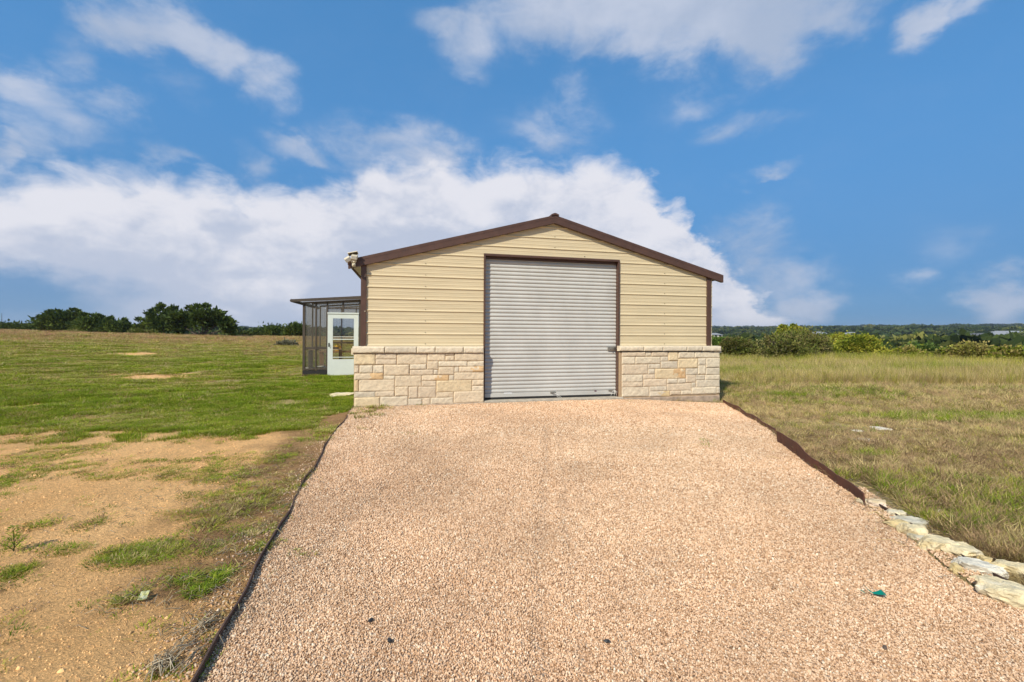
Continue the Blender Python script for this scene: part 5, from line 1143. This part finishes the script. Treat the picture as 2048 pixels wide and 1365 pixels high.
def plant(name, label, cat, base_px, Y, blobs, n, leaf, cols, group=None, asp=.22, upb=.35, clump=.16, stems=5, stemr=.06, spikes=(), twigs=0, depth=.9):
    seed = int(base_px[0]*7+Y); r_ = np.random.default_rng(seed); rp = random.Random(seed); bx = (base_px[0]-HX)/F*Y; zg = float(height(bx, Y)); B = Vector((bx, Y, zg))
    t = thing(name, label, cat, B, group); ells = []
    for (px, py, rx, ry) in blobs:
        c = at(px, py+(5 if Y > 45 else 0), Y+rp.uniform(-.25, .25)*rx/F*Y)-B; ells.append(((c.x, c.y, c.z), (rx/F*Y, rx/F*Y*depth, ry/F*Y)))
    for (px, py, rx, ry) in spikes:
        c = at(px, py, Y)-B; ells.append(((c.x, c.y, c.z), (rx/F*Y, rx/F*Y, ry/F*Y)))
    V, Fc, Cc = foliage_np(ells, n, leaf, asp, cols, r_, upb, clump); k = V[:, 2].reshape(-1, 4).min(1) > -.3; Fc2 = Fc[k]
    np_mesh('crown', V, Fc2, M_leaf, parent=t, tint=Cc[k])
    m = MB()
    for i in range(stems):
        e = ells[i % len(ells)]; tip = Vector(e[0])+Vector((rp.uniform(-.6, .6)*e[1][0], rp.uniform(-.5, .5)*e[1][1], rp.uniform(.1, .6)*e[1][2])); a = Vector((rp.uniform(-.12, .12), rp.uniform(-.12, .12), -.15)); mid = a.lerp(tip, .45)+Vector((rp.uniform(-.15, .15), rp.uniform(-.15, .15), rp.uniform(-.1, .25)*tip.z))
        m.tube([a, a.lerp(mid, .5)+Vector((rp.uniform(-.05, .05), 0, 0)), mid, mid.lerp(tip, .5)+Vector((0, 0, .05)), tip], [stemr, stemr*.8, stemr*.6, stemr*.4, stemr*.12], 6)
        for _ in range(4):
            tip2 = mid.lerp(tip, rp.random())+Vector((rp.uniform(-1, 1)*e[1][0]*.5, rp.uniform(-1, 1)*e[1][1]*.5, rp.uniform(0, .5)*e[1][2])); m.tube([mid.lerp(tip, .2), mid.lerp(tip2, .6)+Vector((0, 0, .06)), tip2], [stemr*.4, stemr*.25, stemr*.06], 4)
    m.build('trunk' if stems > 1 else 'stem', M_bark, t); m = MB()
    for _ in range(twigs):
        e = rp.choice(ells); a = Vector(e[0])+Vector((rp.uniform(-.9, .9)*e[1][0], rp.uniform(-.9, .9)*e[1][1], rp.uniform(-.3, .5)*e[1][2])); d = Vector((rp.gauss(0, .6), rp.gauss(0, .6), rp.uniform(.4, 1))).normalized()*rp.uniform(.2, .45)*max(e[1][2], .3)
        m.tube([a, a+d*.5+Vector((rp.gauss(0, .02), 0, 0)), a+d], [.008, .006, .002], 3, cap=False)
    if twigs: m.build('twigs', M_bark, t)['kind'] = 'stuff'
    return t
CED = [(.060, .092, .018), (.080, .115, .020), (.11, .145, .024), (.060, .09, .02)]
CED2 = [(.065, .095, .02), (.085, .115, .022), (.105, .13, .026)]
OLV = [(.16, .175, .035), (.19, .18, .045), (.14, .165, .032), (.23, .20, .07)]
YGR = [(.22, .25, .022), (.29, .29, .03), (.17, .22, .022), (.34, .31, .04)]
BRN = [(.32, .26, .08), (.38, .30, .09), (.26, .24, .06), (.29, .28, .05)]
GRY = [(.20, .185, .11), (.24, .21, .14), (.17, .16, .09)]
gl_ = 'cedars and shrubs along the crest of the left field'; gr_ = 'bushes at the edge of the right meadow'
plant('cedar_tree', 'broad dark cedar with arching multi-stem trunk, nearest the greenhouse', 'tree', (402, 672), 50, [(385, 634, 30, 11), (448, 646, 16, 16), (418, 627, 24, 9), (358, 636, 14, 10), (430, 640, 20, 11), (366, 652, 14, 11), (456, 660, 8, 8), (400, 645, 26, 9)], 7600, .40, CED, gl_, spikes=[(334, 640, 10, 12), (410, 615, 5, 6), (396, 618, 5, 6), (378, 619, 5, 5), (346, 660, 14, 9)], stems=9, stemr=.10, clump=.20)
plant('cedar_tree', 'tall pointed cedar with ragged leaning top, left of the broad cedar', 'tree', (322, 668), 53, [(318, 642, 20, 16), (336, 645, 20, 20), (302, 650, 16, 12), (285, 655, 14, 9), (330, 655, 26, 12)], 4800, .38, CED, gl_, spikes=[(321, 616, 6, 9), (310, 626, 9, 6), (294, 632, 5, 5), (350, 622, 7, 7), (278, 643, 4, 4), (335, 627, 7, 7)], stems=6, stemr=.10, clump=.22)
plant('cedar_tree', 'large dome shaped dark cedar, second from left on the crest', 'tree', (115, 664), 58, [(112, 643, 30, 18), (135, 640, 24, 17), (90, 650, 18, 12), (125, 652, 36, 12)], 7600, .40, CED, gl_, spikes=[(148, 624, 7, 4), (153, 633, 9, 5), (101, 627, 5, 4), (113, 625, 4, 4), (84, 637, 5, 4), (142, 630, 6, 4)], stems=7, stemr=.1, clump=.2)
plant('cedar_tree', 'medium dark cedar right behind the dome shaped one', 'tree', (185, 664), 56, [(185, 648, 24, 15), (172, 642, 12, 11), (198, 645, 10, 9), (168, 655, 16, 10)], 5200, .38, CED, gl_, spikes=[(171, 633, 5, 4), (194, 635, 6, 4)], stems=5, clump=.2)
plant('cedar_tree', 'low wide dark cedar in the middle of the crest row', 'tree', (235, 668), 54, [(235, 654, 26, 13), (222, 648, 12, 9), (250, 655, 16, 10)], 4800, .38, CED, gl_, spikes=[(219, 640, 4, 3), (248, 643, 3, 4), (210, 650, 6, 5)], stems=4, clump=.2)
plant('cedar_tree', 'small dark cedar at the far left end of the crest row', 'tree', (35, 662), 70, [(33, 654, 22, 8), (20, 656, 14, 6), (70, 655, 14, 6)], 4500, .34, CED2, gl_, stems=3, clump=.25)
plant('cedar_tree', 'distant dark hedge-like cedar just left of the greenhouse', 'tree', (590, 675), 60, [(592, 661, 17, 14), (604, 660, 12, 12)], 5000, .36, CED, gl_, stems=4, clump=.22)
plant('cedar_tree', 'long low dark cedar standing between broad cedar and greenhouse', 'tree', (545, 675), 63, [(545, 663, 28, 11), (525, 665, 18, 9), (565, 663, 18, 10), (505, 668, 12, 6)], 6500, .36, CED, gl_, stems=4, clump=.22)
plant('cedar_tree', 'small bright bush in the gap right of the broad cedar', 'bush', (480, 674), 58, [(480, 668, 16, 6), (497, 667, 8, 5)], 2500, .28, CED2, gl_, stems=3, clump=.25)
plant('shrub', 'small rounded olive shrub at the foot of the tall pointed cedar', 'shrub', (285, 669), 48, [(283, 664, 17, 5)], 2200, .2, OLV, gl_, stems=3, clump=.25)
plant('shrub', 'grey dead-looking shrub in dry grass left of the greenhouse', 'shrub', (572, 696), 33, [(572, 691, 17, 6), (560, 694, 10, 4)], 1600, .16, GRY, gl_, stems=5, stemr=.015, clump=.28, twigs=70)
plant('shrub', 'low olive shrub in front of the medium cedar', 'shrub', (140, 664), 50, [(140, 661, 10, 3), (158, 662, 8, 3)], 1200, .2, OLV, gl_, stems=3, stemr=.03, clump=.25)
# right
plant('bush', 'large dark olive bush with grey twigs, tallest by the shed', 'bush', (1600, 722), 25, [(1600, 692, 46, 29), (1558, 696, 32, 25), (1638, 700, 24, 22), (1585, 706, 54, 18)], 17000, .10, OLV, gr_, stems=10, stemr=.03, clump=.15, twigs=420, asp=.35)
plant('bush', 'dull green-brown bush close to the shed corner', 'bush', (1478, 718), 27, [(1480, 697, 30, 18), (1460, 694, 18, 15), (1500, 702, 16, 13)], 9000, .11, [tuple(np.array(c)*.9) for c in OLV], gr_, stems=8, stemr=.03, clump=.16, twigs=220, asp=.35)
plant('small_tree', 'yellow-green small tree rising above the large olive bush', 'tree', (1585, 716), 33, [(1586, 672, 26, 15), (1600, 668, 16, 10), (1568, 677, 18, 12), (1590, 690, 30, 14)], 8000, .14, YGR, gr_, spikes=[(1565, 655, 5, 4), (1588, 656, 6, 5)], stems=6, stemr=.05, clump=.17, twigs=60, asp=.4)
plant('bush', 'bright yellow-green bush right of the large olive bush', 'bush', (1715, 722), 27, [(1718, 695, 34, 20), (1695, 700, 26, 16), (1740, 704, 28, 13), (1725, 681, 20, 9)], 12000, .12, YGR, gr_, stems=8, stemr=.03, clump=.17, twigs=120, asp=.4)
plant('bush', 'loose yellow-olive bush top behind the bright yellow-green bush', 'bush', (1688, 712), 36, [(1680, 681, 20, 9), (1668, 695, 18, 10), (1660, 702, 14, 10)], 4500, .14, YGR[1:], gr_, stems=5, stemr=.03, clump=.22, twigs=60, asp=.4)
plant('bush', 'yellowish low bush left of the bright one, touching the olive bush', 'bush', (1655, 722), 27, [(1660, 706, 20, 11), (1675, 709, 14, 9)], 3500, .11, YGR, gr_, stems=5, stemr=.02, clump=.2, twigs=60, asp=.4)
plant('bush', 'low orange-tinged bush in the middle of the right bush row', 'bush', (1815, 726), 24.5, [(1815, 712, 28, 12), (1792, 714, 20, 10)], 5000, .11, YGR[:2]+BRN[:2], gr_, stems=5, stemr=.02, clump=.2, twigs=60, asp=.4)
plant('bush', 'deep green low bush behind the orange-tinged bush', 'bush', (1845, 722), 28, [(1845, 703, 34, 9), (1870, 707, 20, 8), (1815, 704, 16, 6)], 5000, .13, [(.09, .15, .03), (.12, .17, .035)], gr_, stems=4, stemr=.03, clump=.2, asp=.4)
plant('bush', 'round olive-yellow bush between the deep green and brown bushes', 'bush', (1890, 730), 23.5, [(1892, 715, 24, 13), (1872, 717, 16, 11)], 5000, .11, YGR[:1]+OLV[:2], gr_, stems=5, stemr=.02, clump=.18, twigs=50, asp=.4)
plant('bush', 'brown leafed bush with tall stems near the right border', 'bush', (1945, 734), 22.5, [(1945, 709, 28, 19), (1968, 717, 20, 14), (1925, 714, 18, 14)], 7500, .11, BRN, gr_, stems=7, stemr=.025, clump=.2, twigs=160, asp=.35)
plant('bush', 'yellow-green bush at the very right border of the photo', 'bush', (2020, 738), 21.5, [(2015, 716, 26, 19), (2042, 716, 22, 18), (1990, 722, 16, 12)], 8000, .11, YGR[:3]+BRN[:1], gr_, stems=7, stemr=.025, clump=.18, twigs=100, asp=.4)
plant('bush', 'yellow bush continuing past the right border of the photo', 'bush', (2085, 740), 21, [(2090, 712, 30, 18), (2060, 722, 18, 9)], 5000, .11, YGR, gr_, stems=5, stemr=.025, clump=.18, asp=.4)
plant('bush', 'bright green low bush peeking out beside the brown corner post', 'bush', (1435, 712), 34, [(1432, 690, 20, 12), (1445, 686, 12, 9)], 3500, .13, [(.12, .19, .03), (.15, .22, .04)], gr_, stems=4, stemr=.02, clump=.2, asp=.4)
plant('bush', 'pale yellow low bush in front of the bright yellow-green bush', 'bush', (1765, 726), 25, [(1768, 714, 18, 8), (1750, 717, 10, 6)], 2800, .10, YGR[1:2]+YGR[3:], gr_, stems=4, stemr=.02, clump=.22, asp=.4)

# ------------------------------------------------------------------ far woodland
def crown_variant(seed):
    r_ = np.random.default_rng(seed); ells = [((r_.uniform(-.3, .3), r_.uniform(-.3, .3), .5+r_.uniform(-.1, .15)), (.45, .45, .38)) for _ in range(4)]
    V, Fc, Cc = foliage_np(ells, 520, .24, .45, [(1, 1, 1)], r_, .3, .22); return np_mesh('crown', V, Fc, M_wood_far, parent='unlinked')
CV = [crown_variant(i) for i in range(5)]
def far_pts(n, r0, r1, a0, a1, p=.5): ir = rng.uniform(1/r1**p, 1/r0**p, n); r = (1/ir)**(1/p); a = rng.uniform(a0, a1, n); return r*np.sin(a), r*np.cos(a), r
X, Y, r = far_pts(15000, 62, 3600, .28, 1.05, .35); gap = fbm(X*.004, Y*.008, 3, 77); k = (gap < .60) | (rng.random(len(X)) < .12); X, Y, r = X[k], Y[k], r[k]
X2, Y2, r2 = far_pts(3500, 240, 3600, -1.05, -.2, .35); X = np.concatenate([X, X2]); Y = np.concatenate([Y, Y2]); r = np.concatenate([r, r2])
X2, Y2, r2 = far_pts(900, 1200, 3600, -.2, .28, .35); X = np.concatenate([X, X2]); Y = np.concatenate([Y, Y2]); r = np.concatenate([r, r2])
hs_ = np.clip(r/70, 1, 2.0); s_ = rng.uniform(3.0, 5.6, len(X))*hs_*np.where(r < 120, .75, 1); sc = np.stack([s_*rng.uniform(.9, 1.5, len(X)), s_*rng.uniform(.9, 1.5, len(X)), s_*rng.uniform(.6, .95, len(X))], 1)
cl = mixc([np.array((.042, .066, .018)), np.array((.06, .085, .022)), np.array((.10, .115, .03)), np.array((.17, .17, .045))], [1.0+0*X, .9+0*X, .4+.0*X, .18+.2*(r < 150)]); rot = np.zeros((len(X), 3)); rot[:, 2] = rng.uniform(0, 6.28, len(X))
scatter('distant_woodland', 'dark evergreen woodland covering the far valley and ridge', 'woodland', np.stack([X, Y, height(X, Y)-.3], 1), rot, sc, cl, rng.integers(0, 5, len(X)), CV)

# ------------------------------------------------------------------ far houses
def house(px, py, Y, w, d, h, rh, ang, roofm, label, wallm=None):
    X = (px-HX)/F*Y; z = EYE+(HY-py)/F*Y; gz_ = float(height(X, Y)); base = max(z, gz_)
    t = thing('house', label, 'house', Matrix.Translation((X, Y, z)) @ Matrix.Rotation(R(ang), 4, 'Z'), 'distant houses among the woods')
    m = MB(); m.box(-w/2, w/2, -d/2, d/2, -6, h); m.build('wall', wallm or M_hwall, t)
    m = MB(); o_ = .5; hip = min(d*.5, w*.3)
    i = [m.vert(p) for p in ((-w/2-o_, -d/2-o_, h), (w/2+o_, -d/2-o_, h), (w/2+o_, d/2+o_, h), (-w/2-o_, d/2+o_, h), (-w/2+hip, 0, h+rh), (w/2-hip, 0, h+rh))]
    for q in ((0, 1, 5, 4), (1, 2, 5), (2, 3, 4, 5), (3, 0, 4), (3, 2, 1, 0)): m.face(*[i[k] for k in q])
    m.build('roof', roofm, t)
    for k in range(3): m = MB(); x_ = -w*.32+k*w*.32; m.box(x_-.8, x_+.8, -d/2-.06, -d/2-.003, .8, 2.2); m.build('window', M_hwin, t)
    return t
house(1636, 675.5, 330, 13, 9, 2.6, 1.8, 12, M_hroof, 'white distant house just right of the yellow-green tree', mat('far_white_wall', (.55, .54, .50), .8))
house(1707, 676, 420, 20, 11, 2.8, 2.6, -8, M_hroof, 'distant house with grey roof, second from the left on the hill')
house(1763, 674.5, 520, 20, 12, 2.2, 1.5, 5, M_hroof, 'distant long low house with pale roof near the ridge')
house(1930, 679, 330, 15, 10, 2.4, 2.4, 15, M_hroofd, 'left one of two adjoining dark roofed distant houses')
house(1960, 681, 310, 17, 10, 2.4, 2.6, -20, M_hroofd, 'right one of two adjoining dark roofed distant houses')
house(2016, 676.5, 380, 34, 14, 3.0, 3.2, -6, M_hroof, 'large distant house with wide pale metal roof near the right border', mat('far_cream_wall', (.42, .38, .30), .8))
house(1427, 677, 300, 9, 7, 2.4, 1.2, 0, M_hroof, 'small white distant building just right of the shed')
house(1638, 664, 900, 30, 14, 3, 3, 0, M_hroof, 'tiny farthest house high on the ridge above the white one')
# mast at the far left
X = (3.5-HX)/F*110; mt = thing('mast', 'thin dark mast standing on the horizon at the far left', 'mast', Vector((X, 110, float(height(X, 110)))))
zt = EYE+(HY-627)/F*110-float(height(X, 110)); m_ = MB(); m_.tube([(0, 0, 0), (0, 0, zt*.6), (0, 0, zt)], [.09, .07, .03], 8); m_.build('pole', M_frame, mt)
m_ = MB()
for q in (.55, .7, .85): m_.tube([(-.25, 0, zt*q), (.25, 0, zt*q)], .02, 5)
m_.build('crossbar', M_frame, mt)

# ------------------------------------------------------------------ clear country air
m = bpy.data.materials.new('thin_air'); m.use_nodes = True; t = m.node_tree; t.nodes.remove(t.nodes['Principled BSDF'])
pv = nd(t, 'ShaderNodeVolumePrincipled'); pv.inputs['Color'].default_value = (.72, .84, 1, 1); pv.inputs['Density'].default_value = .00016; pv.inputs['Anisotropy'].default_value = .2
t.links.new(pv.outputs[0], t.nodes['Material Output'].inputs['Volume'])
m_ = MB(); m_.box(-8200, 8200, -8200, 8200, -75, 75); hzb = m_.build('haze', m); tag(hzb, 'thin clear air over the whole country', 'haze', kind='stuff')
